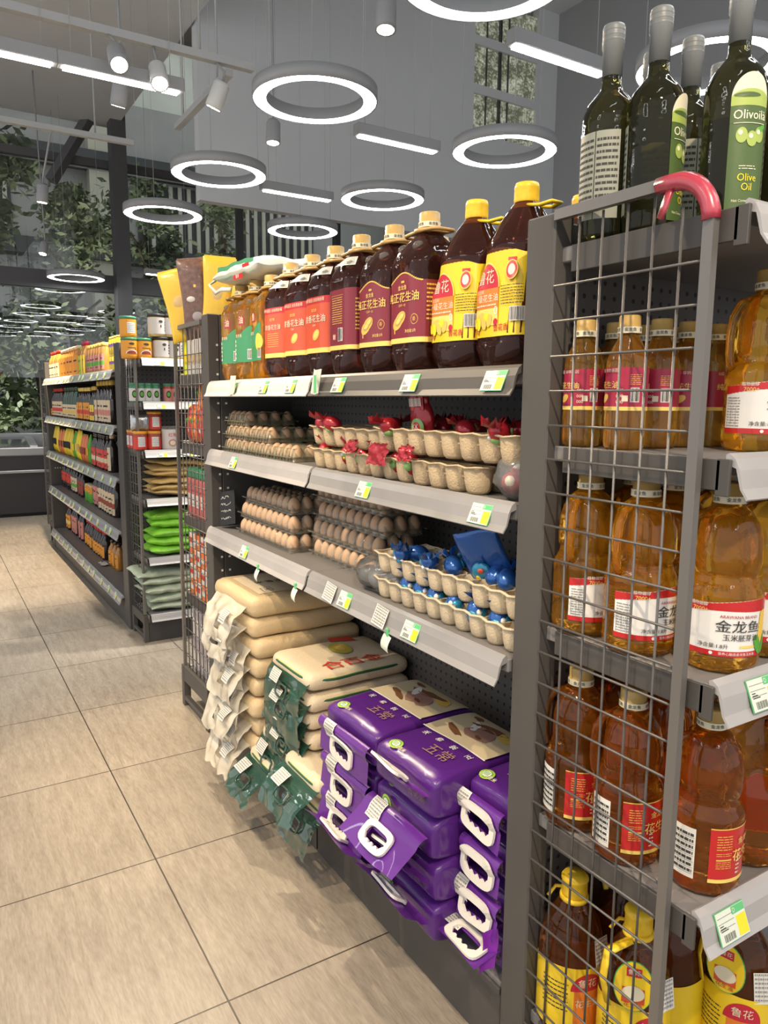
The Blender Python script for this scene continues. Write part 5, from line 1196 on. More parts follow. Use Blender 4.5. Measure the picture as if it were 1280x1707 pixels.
# white and green bag lying on the green labelled oil bottles
t = thing('rice_bag', 'white and green rice bag lying on the amber oil bottles at the far end', 'rice bag', (1.035, 2.42, ZA+.362), (0, -.06, .05)); mb = MB(); mb.pillow(.13, .185, .036, 'rice_bagw', 16, 5, lambda p: p+Vector((0, 0, nz(p, 14, .010)))) if False else None
mat('bag_white', (.62, .64, .56), .35, coat=.4, bump=.3, bump_scale=50)
mb.pillow(.13, .185, .034, 'bag_white', 16, 5, lambda p: p+Vector((0, 0, nz(p, 14, .010))), .9); s = mb.build('sack', t); mb = MB()
mb.grid(lambda a, b: Vector((-.126+.006*b, .15-.29*a, -.012+.042*b+nz((-.12, .14-.26*a, 0), 14, .010))), 14, 3, 'label_green'); mb.grid(lambda a, b: Vector((-.131, .00-.07*a, -.028+.016*b)), 6, 3, 'red'); mb.text('香米', lambda u, v: (-.1335, -.035-u, -.019+v), 'white', .014, 0, 0); mb.grid(lambda a, b: Vector((-.130, -.07-.05*a, .004+.010*b)), 6, 3, 'red'); mb.build('print', s)
mb = MB(); mb.tube([(-.11, .17, .0), (-.14, .19, -.02), (-.13, .16, -.05), (-.135, .10, -.045), (-.13, .03, -.052)], .008, 'bag_white', 6, flat=.5); mb.build('tied_end', t)
# ------------------------------------------------------------------ far end rack of the front unit: pouches and boxes behind the wire
mat('snack_orange', (.72, .17, .03), .3, coat=.4); mat('snack_red', (.55, .05, .03), .3, coat=.4); mat('pink_red', (.50, .13, .12), .45); mat('pouch_yellow', (.78, .50, .04), .3, coat=.4, bump=.3, bump_scale=30); mat('pouch_brown', (.15, .08, .06), .35, coat=.4, noise_amt=.8, noise_scale=60); mat('box_white', (.62, .58, .54), .5); mat('box_lilac', (.38, .34, .36), .5); mat('vivid_green', (.25, .62, .05), .35, coat=.3, noise_amt=.4, noise_scale=25); mat('pale_green', (.42, .48, .36), .35, coat=.4, noise_amt=.35, noise_scale=22); mat('noodle', (.60, .42, .17), .4, coat=.3, noise_amt=.2, noise_scale=60); mat('lime_bright', (.75, .80, .02), .4); mat('jar_orange', (.78, .33, .03), .35); mat('silver', (.5, .5, .5), .2, metal=.8, bump=.6, bump_scale=60); mat('green_lid', (.05, .20, .10), .4)
mat('amber', (.42, .18, .03), .15, coat=.6); mat('soy', (.020, .012, .010), .12, coat=.6); mat('purple_lab', (.25, .12, .40), .4); mat('lime_lab', (.30, .65, .05), .4); mat('label_cream', (.66, .52, .34), .5); mat('label_orange', (.75, .30, .03), .45); mat('label_red', (.62, .05, .03), .4); mat('label_pink', (.58, .22, .18), .5); mat('label_dred', (.30, .05, .03), .4); mat('dark_green', (.02, .06, .03), .2, coat=.5); mat('cap_red', (.50, .03, .02), .4)
def pouch(name, lab, loc, w, h, th, m, rz=0., grp=None, tilt=(0, 0), extra=None, cat='snack bag'):
    t = thing(name, lab, cat, loc, (tilt[0], tilt[1], rz), grp); mb = MB(); sd = loc[0]*7+loc[1]*3
    def fn(p): return Vector((p.x*(1-.05*math.cos(p.y*20)), p.z+nz((p.x*18, p.y*18, sd), 1, .006), p.y+h/2))
    mb.pillow(w/2, h/2, th/2, m, 12, 3.2, fn, 1.0); mb.build('pouch', t)
    mb = MB(); mb.box((0, 0, h-.006), (w*.98, .004, .022), m); mb.build('top_seal', t)
    if extra:
        mb = MB()
        for (cx, cz, a, b, mm) in extra: mb.ell((cx*w, -th*.36, cz*h), (a*w, th*.16, b*h), mm, 14, 8)
        mb.build('print', t)
    return t
for i, (x, y, w, h, m, rz, ty, lab) in enumerate(((.935, 2.985, .13, .275, 'pouch_yellow', -.55, -.22, 'yellow snack pouch leaning outward, leftmost above the far end rack'), (.945, 2.90, .10, .30, 'pouch_brown', -.45, -.10, 'brown pouch of beans standing between the yellow pouches'), (1.0, 2.85, .12, .305, 'pouch_yellow', -.35, .05, 'yellow snack pouch standing tall next to the side panel'), (1.06, 2.79, .12, .25, 'pouch_yellow', -.3, .22, 'yellow snack pouch slumped against the side panel'))):
    pouch('snack_pouch', lab, (x, y, FZ[0]+.137), w, h, .04, m, rz, 'pouches on the far end rack', (0, ty), [(.0, .55, .25, .12, 'noodle')] if m == 'pouch_yellow' else [(.1, .65, .15, .06, 'gold'), (-.1, .5, .2, .05, 'box_white'), (.05, .3, .25, .08, 'box_lilac')])
for i, y in enumerate((2.765, 2.83, 2.895, 2.96, 3.02)):
    t = thing('food_carton', ('pale carton against the side panel on the top shelf of the far end rack', 'pale carton second from the side panel', 'pale carton in the middle of the top shelf of the far end rack', 'pale carton beside the bright yellow strip', 'bright yellow carton at the outer end of the top shelf of the far end rack')[i], 'carton', (.955, y, FZ[0]+.001), 0, 'cartons on the far end rack'); mb = MB(); hh = .135 if i < 4 else .15; mb.box((0, 0, hh/2), (.07, .055, hh), 'box_white' if i < 4 else 'lime_bright', bev=.003); mb.build('box', t); mb = MB(); mb.box((-.036, 0, hh*.45), (.002, .04, hh*.3), 'noodle' if i < 4 else 'yellow'); mb.build('label', t)
for i, (y, z, m) in enumerate(((2.79, .0, 'snack_orange'), (2.87, .0, 'snack_red'), (2.95, .0, 'snack_orange'), (3.01, .0, 'snack_red'), (2.83, .12, 'snack_red'), (2.92, .11, 'snack_orange'))):
    pouch('snack_bag', ('orange crisp bag lowest beside the side panel', 'red crisp bag second from the side panel', 'orange crisp bag third from the side panel', 'red crisp bag at the outer end of its shelf', 'red crisp bag lying on top near the side panel', 'orange crisp bag lying on top toward the outer end')[i]+' of the far end rack', (.955+.02*(i > 3), y, FZ[1]+z+.001), .075, .15, .07, m, -1.5, 'crisp bags on the far end rack', (0, 0), [(.1, .35, .2, .12, 'box_white'), (-.15, .6, .18, .1, 'leaf_green'), (.2, .65, .14, .08, 'jar_orange')])
for i in range(5):
    y = 2.775+.056*i; t = thing('food_packet', ('pink packet with green top next to the side panel', 'pink packet with green top second from the side panel', 'pink packet with green top in the middle', 'pink packet with green top fourth from the side panel', 'pink packet with green top at the outer end')[i]+' of the far end rack', 'food packet', (.94, y, FZ[2]+.001), 0, 'pink packets on the far end rack'); mb = MB(); mb.rbox((.05, .052, .16), .008, 'pink_red', 5, c=(0, 0, .08)); mb.box((-.026, 0, .07), (.002, .03, .05), 'box_white'); mb.build('packet', t); mb = MB(); mb.rbox((.05, .056, .045), .012, 'label_green', 5, lambda p: p+Vector((nz(p, 60, .006), 0, nz(p, 50, .008))), c=(0, 0, .178)); mb.build('top', t)
for k in range(4):
    for i in range(4):
        y = 2.775+.07*i; t = thing('food_box', '%s food box, %s, %s column from the side panel, behind the wire' % ('orange' if (i+k) % 2 else 'white', ('bottom row', 'second row', 'third row', 'top row')[k], ('first', 'second', 'third', 'fourth')[i]), 'food box', (.945, y, FZ[3]+.001+.066*k), 0, 'food boxes on the far end rack'); mb = MB(); mb.box((0, 0, .032), (.06, .064, .063), 'snack_orange' if (i+k) % 2 else 'box_white', bev=.003); mb.build('box', t); mb = MB(); mb.box((-.031, .0, .034), (.002, .045, .02), 'box_white' if (i+k) % 2 else 'label_red'); mb.build('label', t)
for k in range(2):
    for i in range(5):
        y = 2.775+.056*i; t = thing('drink_carton', 'pale tall carton behind the wire, %s row, %s from the side panel' % (('lower', 'upper')[k], ('first', 'second', 'third', 'fourth', 'fifth')[i]), 'carton', (.945, y, FZ[4]+.001+.142*k), 0, 'pale cartons on the far end rack'); mb = MB(); mb.box((0, 0, .07), (.05, .05, .14), 'box_lilac', bev=.003); mb.build('box', t); mb = MB(); mb.box((-.026, 0, .05), (.002, .03, .07), 'box_white'); mb.build('label', t)

# ------------------------------------------------------------------ sauces on the far unit
def sauce(glass, lab, lz, cap, r, H, style='round', band=None):
    def mk():
        t = thing('sauce_bottle' if style in ('round', 'tall') else 'sauce_pouch' if style == 'bag' else 'sauce_jar', 'x', 'sauce bottle' if style != 'bag' else 'sauce pouch'); mb = MB()
        if style == 'bag':
            mb.pillow(r*1.25, H/2, r*.9, lab, 10, 3.5, lambda p: Vector((p.x*(1+.15*(-p.y)/H), p.z*(1-.6*max(0, p.y/H*2)), p.y+H/2)), 1.); mb.build('pouch', t); mb = MB(); mb.box((0, -r*.84, H*.42), (r*2.0, .006, H*.24), band or 'black'); mb.build('label', t)
            mb = MB(); mb.box((0, 0, H*.97), (r*2.2, .006, H*.06), cap); mb.build('top_seal', t); return t
        if style == 'jar': P = [(r*.9, 0), (r, .006), (r, H*.80), (r*.86, H*.86), (r*.86, H*.88)]; cz = H*.87
        elif style == 'tall': P = [(r*.9, 0), (r, .006), (r, H*.52), (r*.9, H*.60), (r*.45, H*.76), (r*.36, H*.90)]; cz = H*.89
        else: P = [(r*.9, 0), (r, .006), (r, H*.62), (r*.88, H*.70), (r*.48, H*.82), (r*.42, H*.90)]; cz = H*.89
        mb.lathe(P, glass, 18); mb.build('body', t)
        mb = MB(); w = Wrap(mb, r); q = 1.0*r; w.rect(-q, q, H*lz[0], H*lz[1], lab, .0012, .008)
        if band: w.rect(-q, q, H*(lz[0]+.3*(lz[1]-lz[0])), H*(lz[0]+.55*(lz[1]-lz[0])), band, .0018, .008)
        w.rect(-q*.5, q*.5, H*(lz[0]+.68*(lz[1]-lz[0])), H*(lz[0]+.76*(lz[1]-lz[0])), 'ink', .0022, .008); w.rect(-q*.35, q*.4, H*(lz[0]+.14*(lz[1]-lz[0])), H*(lz[0]+.2*(lz[1]-lz[0])), 'ink', .0022, .008)
        mb.build('label', t); cr = r*.92 if style == 'jar' else r*.50
        mb = MB(); mb.lathe([(cr, cz), (cr, H*.985), (cr*.85, H)], cap, 16); mb.build('cap', t); return t
    return Once(mk)
S = {'purple': sauce('soy', 'purple_lab', (.1, .5), 'purple_lab', .028, .20), 'amber_red': sauce('amber', 'label_cream', (.08, .55), 'cap_red', .032, .225), 'honey': sauce('amber', 'label_orange', (.05, .68), 'label_cream', .034, .215), 'lime': sauce('lime_lab', 'lime_lab', (.05, .7), 'lime_lab', .028, .19), 'pinkcap': sauce('amber', 'lu_yellow', (.05, .6), 'magenta_red', .033, .225), 'brown': sauce('amber', 'label_pink', (.12, .62), 'gold', .030, .185, 'jar', 'leaf_green'), 'yjar': sauce('lu_yellow', 'purple_lab', (.42, .58), 'gold_bright', .028, .098, 'jar'),
     'w_red': sauce('soy', 'label_cream', (.06, .55), 'cap_red', .030, .235, 'round', 'label_red'), 'd_orange': sauce('soy', 'label_orange', (.05, .30), 'dark_green', .032, .22), 'gr_yel': sauce('dark_green', 'label_cream', (.06, .45), 'dark_green', .034, .24, 'round', 'gold'), 'y_or': sauce('soy', 'label_orange', (.06, .55), 'gold_bright', .030, .23, 'tall', 'label_red'), 'tall': sauce('soy', 'label_cream', (.05, .55), 'gold', .038, .265, 'tall', 'label_pink'), 'tall2': sauce('soy', 'lu_yellow', (.05, .48), 'gold', .036, .235, 'tall', 'label_dred'),
     'bag_y': sauce('soy', 'lu_yellow', (0, 0), 'leaf_green', .040, .215, 'bag', 'black'), 'bag_r': sauce('soy', 'snack_orange', (0, 0), 'leaf_green', .034, .20, 'bag', 'label_dred'), 'bag_g': sauce('soy', 'leaf_green', (0, 0), 'lu_yellow', .034, .205, 'bag', 'yellow'), 'bag_y2': sauce('soy', 'yellow', (0, 0), 'label_red', .036, .22, 'bag', 'gold_bright'), 'red_b': sauce('soy', 'label_red', (.06, .58), 'soy', .032, .225, 'round', 'label_cream'), 'pale_b': sauce('soy', 'label_cream', (.05, .66), 'label_cream', .032, .235),
     'red4': sauce('soy', 'label_red', (.28, .66), 'soy', .032, .205), 'beige4': sauce('soy', 'label_cream', (.10, .62), 'soy', .034, .205, 'round', 'leaf_green'), 'wine4': sauce('soy', 'label_dred', (.10, .62), 'soy', .032, .205), 'green4': sauce('leaf_green', 'label_orange', (.55, .9), 'label_cream', .035, .13, 'jar'), 'vine4': sauce('soy', 'label_pink', (.08, .62), 'soy', .032, .235), 'big4': sauce('soy', 'label_cream', (.06, .60), 'cap_red', .038, .255, 'round', 'label_dred'),
     'yel5': sauce('soy', 'label_orange', (.10, .62), 'cap_red', .034, .215, 'round', 'gold_bright'), 'red5': sauce('soy', 'label_pink', (.08, .66), 'cap_red', .030, .235), 'ora5': sauce('soy', 'label_orange', (.08, .48), 'cap_red', .034, .20), 'or5': sauce('amber', 'label_orange', (.1, .6), 'soy', .030, .18)}
SHN = ('top', 'second', 'third', 'fourth', 'lowest')
def run(sh, px0, px1, py, kind, lab, depth=2, step=None):
    """fill a stretch of a shelf of the far unit, given where it starts and ends, with bottles side by side"""
    z = BZ[sh]+.001; X0 = GX+(.058, .062, .062, .11, .13)[sh]; y1, y0 = onx(px0, py, X0).y, onx(px1, py, X0).y; y1 = min(y1, 7.03); y0 = max(y0, 4.42)
    r = {'bag_y': .052, 'bag_r': .044, 'bag_g': .044, 'bag_y2': .046, 'tall': .040, 'big4': .040}.get(kind, .036); d = step or 2*r
    n = max(1, int((y1-y0)/d)); d = (y1-y0)/n
    for j in range(depth):
        for i in range(n): S[kind].put((X0+j*.085+random.uniform(-.004, .004), y0+d*(i+.5), z), -PI/2+random.uniform(-.3, .3), lab+', %s shelf of the far unit' % SHN[sh], '%s on the %s shelf of the far unit' % (lab, SHN[sh]))
run(0, 79, 88, 615, 'purple', 'dark bottle with purple label', 1); run(0, 88, 103, 612, 'amber_red', 'amber bottle with red cap'); run(0, 104, 118, 610, 'honey', 'orange honey bottle with pale cap'); run(0, 119, 136, 608, 'honey', 'golden bottle with orange label'); run(0, 136, 141, 606, 'lime', 'lime green bottle', 1); run(0, 141, 149, 605, 'pinkcap', 'yellow bottle with pink cap'); run(0, 150, 178, 603, 'brown', 'brown jar with gold lid', 3)
for q in range(2):
    S['yjar'].o and None
z0 = BZ[0]
for k in range(2):
    for i in range(4): S['yjar'].put((GX+.055, 4.62-.062*i, z0+.001+.099*k), -PI/2, 'yellow jar with purple band stacked on the top shelf of the far unit', 'stacked yellow jars')
run(1, 84, 90, 680, 'd_orange', 'dark bottle with orange label foot', 1); run(1, 91, 108, 682, 'w_red', 'dark bottle with white and red label'); run(1, 110, 134, 684, 'gr_yel', 'dark green bottle with yellow label'); run(1, 135, 155, 686, 'y_or', 'black bottle with gold cap and orange label'); run(1, 157, 165, 690, 'tall2', 'black bottle with yellow and red label', 1); run(1, 166, 192, 690, 'tall', 'tall black bottle with cream label and gold cap')
run(2, 86, 103, 750, 'bag_y', 'yellow sauce pouch with black band', 1); run(2, 104, 111, 755, 'bag_r', 'orange sauce pouch', 1); run(2, 112, 125, 757, 'bag_y', 'yellow sauce pouch with dark label', 1); run(2, 126, 131, 762, 'bag_g', 'green sauce pouch', 1); run(2, 132, 141, 765, 'bag_y2', 'yellow pouch with red top', 1); run(2, 142, 150, 768, 'bag_r', 'orange and green sauce pouch', 1); run(2, 150, 158, 770, 'bag_g', 'green pouch with yellow label', 1); run(2, 159, 185, 775, 'red_b', 'black bottle with red label'); run(2, 186, 193, 785, 'pale_b', 'black bottle with pale yellow label', 1)
run(3, 100, 124, 815, 'red4', 'black bottle with bright red label'); run(3, 125, 134, 825, 'beige4', 'black bottle with beige label', 1); run(3, 136, 144, 828, 'wine4', 'black bottle with wine red label', 1); run(3, 149, 160, 832, 'green4', 'green jar with orange top', 1); run(3, 162, 172, 850, 'vine4', 'black bottle with pale pink label', 2); run(3, 174, 200, 865, 'big4', 'large black bottle with white and dark red label')
run(4, 103, 123, 890, 'yel5', 'black bottle with yellow label and red neck'); run(4, 126, 134, 905, 'red5', 'slim bottle with pink red label', 2); run(4, 138, 145, 910, 'red5', 'slim bottle with reddish label', 1); run(4, 149, 180, 925, 'ora5', 'black bottle with orange label'); run(4, 187, 202, 940, 'or5', 'small orange labelled bottle', 2)
t = thing('paper_slip', 'crumpled white slip lying on the empty part of the lowest shelf of the far unit', 'paper', (.98, 5.25, BZ[4]+.012)); mb = MB(); mb.grid(lambda a, b: Vector((.05*a, .12*b, nz((a*5, b*5, 1), 1, .01))), 6, 6, 'white'); mb.build('sheet', t)

# ------------------------------------------------------------------ end rack of the far unit: jars, noodles, green packets
def jar(name, body, lab, lid, r, H, lz=(.12, .82), deco=None):
    def mk():
        t = thing(name, 'x', 'jar'); mb = MB(); mb.lathe([(r*.94, 0), (r, .005), (r, H*.86), (r*.9, H*.9)], body, 24); mb.build('body', t); mb = MB(); w = Wrap(mb, r); c = w.L[-1]; w.rect(-c*.99, c*.99, H*lz[0], H*lz[1], lab, .0008, .005)
        if deco == 'window': w.ell(0, H*.22, r*.75, H*.20, 'white', .0014, 18, 0, PI); w.ell(0, H*.22, r*.62, H*.16, 'label_dred', .0018, 18, 0, PI); w.ell(0, H*.70, r*.35, H*.06, 'ink', .0014); w.rect(-r*.5, r*.5, H*.50, H*.53, 'ink', .0014); w.rect(r*.4, r*.55, H*.4, H*.5, 'ink', .0014)
        if deco == 'plain': w.ell(0, H*.66, r*.24, H*.06, 'ink', .0014, 12); w.rect(-.003, .003, H*.40, H*.52, 'ink', .0014)
        if deco == 'plain':
            for k in range(4): w.ell(r*.62, H*(.28+.12*k), r*.12, H*.035, 'ink', .0014, 8)
        if deco == 'panel': w.rect(-r*.5, r*.5, H*.2, H*.7, 'white', .0014); w.lines(-r*.45, r*.45, H*.24, H*.66, 6, 'ink_grey', .0018, seed=2)
        if deco == 'spice': w.ell(0, H*.42, r*.55, H*.2, 'ink', .0014, 12); w.ell(0, H*.42, r*.35, H*.12, 'leaf_green', .0018, 10)
        if deco == 'flower': w.ell(0, H*.30, r*.5, H*.16, 'label_pink', .0014, 14); w.ell(0, H*.30, r*.35, H*.1, 'cream', .0018, 12); w.text('红枣', 0, H*.62, .022, 'label_red', .0016)
        mb.build('label', t); mb = MB(); mb.lathe([(r*1.0, H*.86), (r*1.03, H*.87), (r*1.03, H*.98), (r*.95, H)], lid, 24); mb.build('lid', t); return t
    return Once(mk)
JO = jar('spice_jar', 'jar_orange', 'jar_orange', 'green_lid', .041, .105, deco='window'); JP = jar('spice_jar', 'jar_orange', 'jar_orange', 'green_lid', .041, .105, deco='panel'); JW = jar('grain_jar', 'noodle', 'box_white', 'black', .045, .115, deco='plain'); JG = jar('spice_jar', 'green_lid', 'box_white', 'green_lid', .0225, .098, (.06, .72), 'spice'); JR = jar('spice_jar', 'label_dred', 'label_pink', 'green_lid', .0225, .098, (.06, .72), 'spice'); JL = jar('sauce_jar', 'label_dred', 'label_red', 'jar_orange', .036, .10, (.08, .70), 'panel'); JF = jar('tea_jar', 'box_white', 'box_white', 'clear_pet', .044, .125, (.05, .80), 'flower')
YF = 4.0
def cx(px, y): return ony(px, 620, y).x
z = BCZ[0]+.001
for px, J, lab in ((217, JO, 'orange spice jar with green lid, left one at the front of the end rack top'), (241, JO, 'orange spice jar with green lid, right one at the front of the end rack top'), (270, JW, 'white grain jar with dark lid beside the orange jars'), (292, JW, 'white grain jar with dark lid nearest the wire of the front unit')): J.put((cx(px, YF), YF, z), .1, lab, 'jars on top of the far end rack')
for px, y, J, lab in ((216, YF+.004, JP, 'orange spice jar stacked on the left orange jar, showing a white panel'), (264, YF+.003, JW, 'white grain jar stacked on top, left one of the upper pair'), (285, YF+.003, JW, 'white grain jar stacked on top, right one of the upper pair')): J.put((cx(px, y), y, z+(.106 if J is JP else .116)), .2, lab, 'jars on top of the far end rack')
for px, lab in ((232, 'left'), (254, 'right')): JO.put((cx(px, 4.11)-.02, 4.11, z), .1, 'orange spice jar in the back row of the end rack top, %s one' % lab, 'orange jars in the back row')
JW.put((cx(300, YF)+.04, YF, z), .1, 'white grain jar hidden behind the wire of the front unit', 'jars on top of the far end rack')
z = BCZ[1]+.001
for k in range(4): JG.put((cx(221+12.3*k, YF), YF, z), 0, 'green capped spice bottle, %s of four in the row' % ('first from the left', 'second from the left', 'third from the left', 'rightmost')[k], 'green capped spice bottles')
for k in range(2): JR.put((cx(278+12*k, YF), YF, z), 0, 'green capped spice bottle with red label, %s of the pair' % ('left', 'right')[k], 'green capped spice bottles')
for k in range(4): JG.put((.985+.003*k, 4.07+.045*k, z), 0, 'green capped spice bottle seen through the wire side', 'green capped spice bottles at the wire')
z = BCZ[2]+.001
for k, px in enumerate((229, 252)): JL.put((cx(px, YF), YF, z), 0, 'jar with orange lid and red label, %s one' % ('left', 'right')[k], 'orange lidded jars')
for k, px in enumerate((231, 254)): JL.put((cx(px, 4.09), 4.09, z), 0, 'jar with orange lid and red label in the back row, %s one' % ('left', 'right')[k], 'orange lidded jars in the back row')
JL.put((cx(255, YF)+.002, YF+.02, z+.102), 0, 'jar with orange lid stacked on the right orange lidded jar', 'orange lidded jars'); JF.put((cx(279, YF), YF, z), .1, 'white square looking jar with red flower print beside the orange lidded jars', 'tea jars')
for k in range(3): JL.put((.985, 4.055+.073*k, z), -1.5, 'orange lidded jar seen through the wire side', 'orange lidded jars at the wire')
t = thing('snack_bag', 'small silver foil pack resting on the left orange lidded jar', 'snack bag', (cx(231, YF), YF+.01, z+.102)); mb = MB(); mb.pillow(.05, .04, .018, 'silver', 10, 3.2, lambda p: Vector((p.x, p.z, p.y+.042)), 1.); mb.build('pouch', t)
def flatbag(lab, x, y, z, a, b, h, m, rz, grp, name='food_bag', cat='food bag', strands=0):
    t = thing(name, lab, cat, (x, y, z), (random.uniform(-.04, .04), random.uniform(-.05, .05), rz), grp); sd = x*9+z*31; mb = MB(); mb.pillow(a, b, h, m, 14, 3.2, lambda p: p+Vector((nz((p.y*12, sd, 0), 1, .008), nz((p.x*12, sd, 3), 1, .008), nz((p.x*16+sd, p.y*16, sd), 1, .010))), .9); mb.build('bag', t)
    mb = MB(); mb.grid(lambda u, v: Vector((a*.9+.05*u, (v-.5)*b*1.6*(1-.3*u), nz((u*6, v*6, sd), 1, .012))), 5, 6, 'clear_film'); mb.build('sealed_end', t); return t
x0 = 1.20; z = BCZ[3]
for k in range(6): flatbag('tan noodle bag, %s of the noodle stack' % ('bottom', 'second from the bottom', 'third from the bottom', 'third from the top', 'second from the top', 'top')[k], 1.21+random.uniform(-.015, .015), 4.08, z+.022+.0325*k, .185, .115, .0205, 'noodle', 0, 'noodle bags on the far end rack')
z = BCZ[4]
for k in range(5):
    for s in (0, 1): flatbag('bright green packet, %s layer, %s side' % (('bottom', 'second', 'third', 'fourth', 'top')[k], ('left', 'right')[s]), 1.13+.24*s+random.uniform(-.015, .015), 4.075, z+.030+.046*k, .128, .115, .030, 'vivid_green', random.uniform(-.15, .15), 'bright green packets on the far end rack')
t = thing('header_card', 'lime green shelf card with black writing on the bright green packets', 'sign', (1.39, 3.945, z+.17), (-.25, 0, 0)); mb = MB(); mb.box((0, 0, .03), (.19, .003, .065), 'lime_lab', bev=.001); mb.text('菜心', lambda u, v: (u, -.003, .03+v), 'black', .034, 0, 0, .02); mb.build('card', t)
z = BCZ[5]
for k in range(5): flatbag('silvery green packet, %s of the lowest pile' % ('bottom', 'second', 'third', 'fourth', 'top')[k], 1.21+random.uniform(-.02, .02)-.02*k, 4.075, z+.030+.046*k, .20, .115, .031, 'pale_green', random.uniform(-.08, .08), 'silvery green packets on the far end rack')
for k in range(3): flatbag('olive packet behind the silvery ones, %s' % ('low', 'middle', 'high')[k], 1.50, 4.10, z+.026+.05*k, .11, .10, .026, 'leaf_green', .3, 'olive packets on the far end rack')

# ------------------------------------------------------------------ price tags
mat('tag_paper', (.72, .76, .66), .5); mat('tag_green', (.12, .52, .20), .5); mat('tag_yellow', (.86, .72, .03), .45)
def tag_proto(big=True):
    t = thing('price_tag', 'x', 'price tag'); w, h = .060, .040; mb = MB()
    def P(u, v, o=0.): return (u, -.0008-o, v)
    def q(u0, u1, v0, v1, m, o): mb.add([P(u0, v0, o), P(u1, v0, o), P(u1, v1, o), P(u0, v1, o)], [(0, 1, 2, 3)], m)
    mb.box((0, 0, 0), (w, .001, h), 'tag_green'); q(-w*.488, w*.488, -h*.482, h*.482, 'tag_paper', .0002); q(w*.05, w*.48, h*.24, h*.47, 'tag_green', .0004); q(w*.14, w*.47, -h*.44, h*.16, 'tag_yellow', .0004)
    mb.text('D', lambda u, v: P(u, v, .0007), 'white', .008, w*.12, h*.35); 
    for k in range(3): q(-w*.45, w*.08, h*(.30-.17*k), h*(.32-.17*k), 'ink_grey', .0004)
    for k in range(9): q(-w*.36+.0026*k, -w*.36+.0026*k+.0012+.0004*(k % 2), -h*.42, -h*.20, 'ink', .0004)
    for k in range(3): q(-w*.42, -w*.30+.004*k, h*(.05-.07*k), h*(.08-.07*k), 'ink', .0005)
    mb.build('card', t); return t
TG = Once(tag_proto)
def tagA(px, py, z, X, lab, tilt=.40, hang=0.): p = onx(px, py, X); TG.put((X-.0215, p.y, z), (tilt*-1., 0, -PI/2), lab, 'price tags on the front shelf unit')
for px, lab in ((398, 'far left one under the green labels'), (450, 'second from the left, under the red labels'), (496, 'third from the left, under the red labels'), (577, 'under the barcode bottle'), (697, 'under the maroon labels'), (838, 'under the yellow labels')): tagA(px, 640, 1.343, FX+.010, 'price tag on the top shelf rail, %s' % lab, .42)
tagA(399, 768, 1.098, FX+.005, 'price tag on the second shelf rail at the far left end', .42); tagA(619, 820, 1.098, FX+.005, 'price tag on the second shelf rail in the middle below the pulp trays', .42); tagA(815, 860, 1.098, FX+.005, 'price tag on the second shelf rail at the right near the post', .42)
for px, py, lab in ((417, 912, 'at the far left by the chalk card'), (587, 1000, 'right of the rail joint'), (698, 1050, 'below the blue foil eggs')): tagA(px, py, .815, FX-.005, 'price tag on the third shelf rail, %s' % lab, .42)
for px, py, lab in ((432, 930, 'left'), (495, 968, 'middle'), (649, 1040, 'right')):
    p = onx(px, py, FX-.03); t = thing('price_tag', 'green clipped paper tag hanging below the third shelf rail, %s one' % lab, 'price tag', (FX-.034, p.y, .785), (.1, 0, -PI/2-.2), 'hanging tags'); mb = MB(); mb.grid(lambda a, b: Vector(((a-.5)*.045, -.012*math.sin(b*2), -.034*b)), 4, 6, 'tag_paper'); mb.build('slip', t); mb = MB(); mb.box((0, 0, .006), (.012, .006, .020), 'tag_green', bev=.002); mb.build('clip', t)
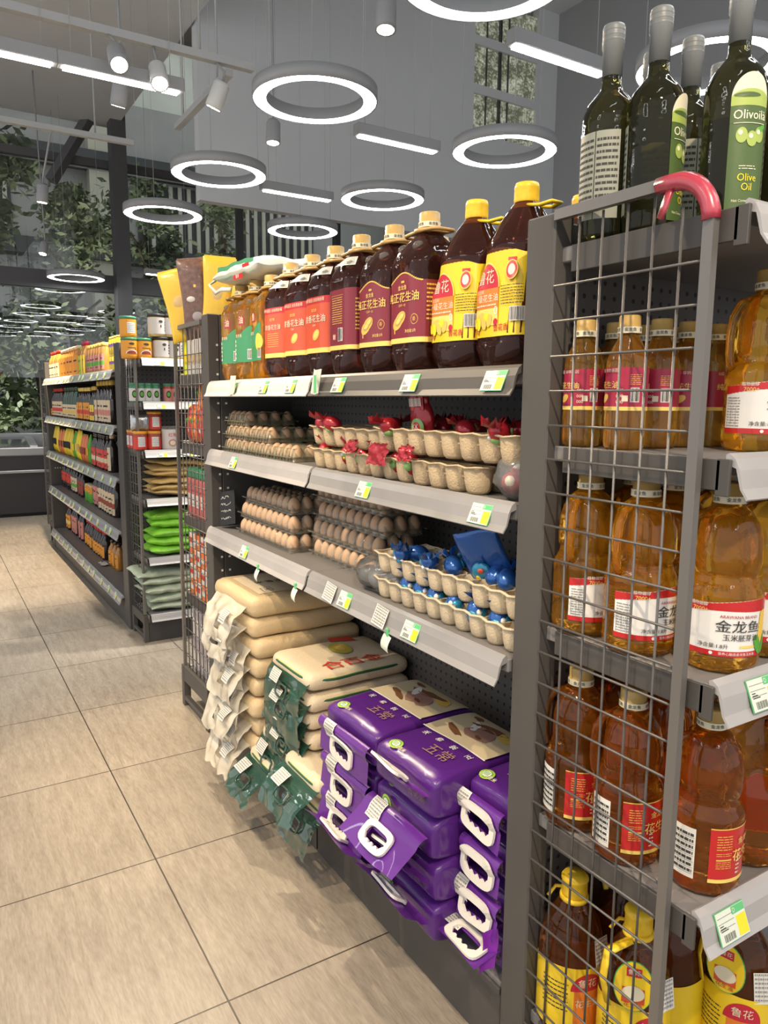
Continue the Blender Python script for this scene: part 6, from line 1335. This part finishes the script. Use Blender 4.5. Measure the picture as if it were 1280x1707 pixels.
for px, py, lab in ((555, 975, 'at the rail joint'), (640, 1022, 'right of the yellow price tag')):
    p = onx(px, py, FX-.02); t = thing('paper_slip', 'printed white slip stuck on the third shelf rail, %s' % lab, 'paper', (FX-.031, p.y, .818), (-.35, .1, -PI/2)); mb = MB(); card(mb, .052, .046, lambda u, v, o=0.: Vector((u, -o, v)), 7, 4, 'paper', 'ink_grey', 3); mb.build('slip', t)
for (px, py, zz, lab) in ((531, 632, 1.352, 'crumpled clear tape with a teal edge at the joint of the top shelf rail'), (391, 625, 1.35, 'curled white paper strip at the far end of the top shelf rail')):
    p = onx(px, py, FX-.01); t = thing('tape_scrap', lab, 'tape', (FX-.022, p.y, zz), (0, 0, -PI/2)); mb = MB(); mb.grid(lambda a, b: Vector(((a-.5)*.035+.02*b, -.006*math.sin(a*6), -.03+.062*b+nz((a*5, b*5, px), 1, .006))), 6, 8, 'foil_cyan' if px > 500 and False else 'paper'); mb.build('scrap', t)
    if px > 500: mb = MB(); mb.grid(lambda a, b: Vector((.014+.014*a, -.009, -.028+.045*b)), 3, 5, 'tag_green'); mb.build('teal_edge', t)
TB = TG
for (x, z, lab) in ((1.005, CAPZ[2]-.022, 'price tag on the rail below the third shelf of the near end rack'), (.975, CAPZ[3]-.022, 'price tag on the rail below the fourth shelf of the near end rack')):
    c = dup(TG.o, (x, .607-.026, z), (-.40, 0, 0), lab, 'price tags on the near end rack'); c.scale = (1.15, 1.15, 1.15)
for i, z in enumerate(BCZ):
    for k, x in enumerate((1.06, 1.20, 1.36) if i < 3 else (1.22,)): c = dup(TG.o, (x, 3.94-.0155, z-.018), (-.42, 0, 0), 'price tag on the rail of shelf %s of the far end rack, %s' % (('one', 'two', 'three', 'four', 'five', 'six')[i], ('left', 'middle', 'right')[k] if i < 3 else 'the only one'), 'price tags on the far end rack'); c.scale = (.95, .8, .8)
rd = random.Random(9)
for i, z in enumerate(BZ):
    for k in range(12):
        y = 4.55+.21*k+rd.uniform(-.05, .05); TG.put((GX-.0205, y, z-.022), (-.42, 0, -PI/2), 'small price tag on the %s rail of the far sauce unit' % SHN[i], 'price tags on the %s rail of the far unit' % SHN[i])
# orange hanging strip beside the far unit's near post, and the green seal of a rack bottle
SC.view_layers[0].update()
for o in SC.objects:
    if o.get('label') and not 4 <= len(o['label'].split()) <= 16: print('LABEL', len(o['label'].split()), o.name, o['label'])
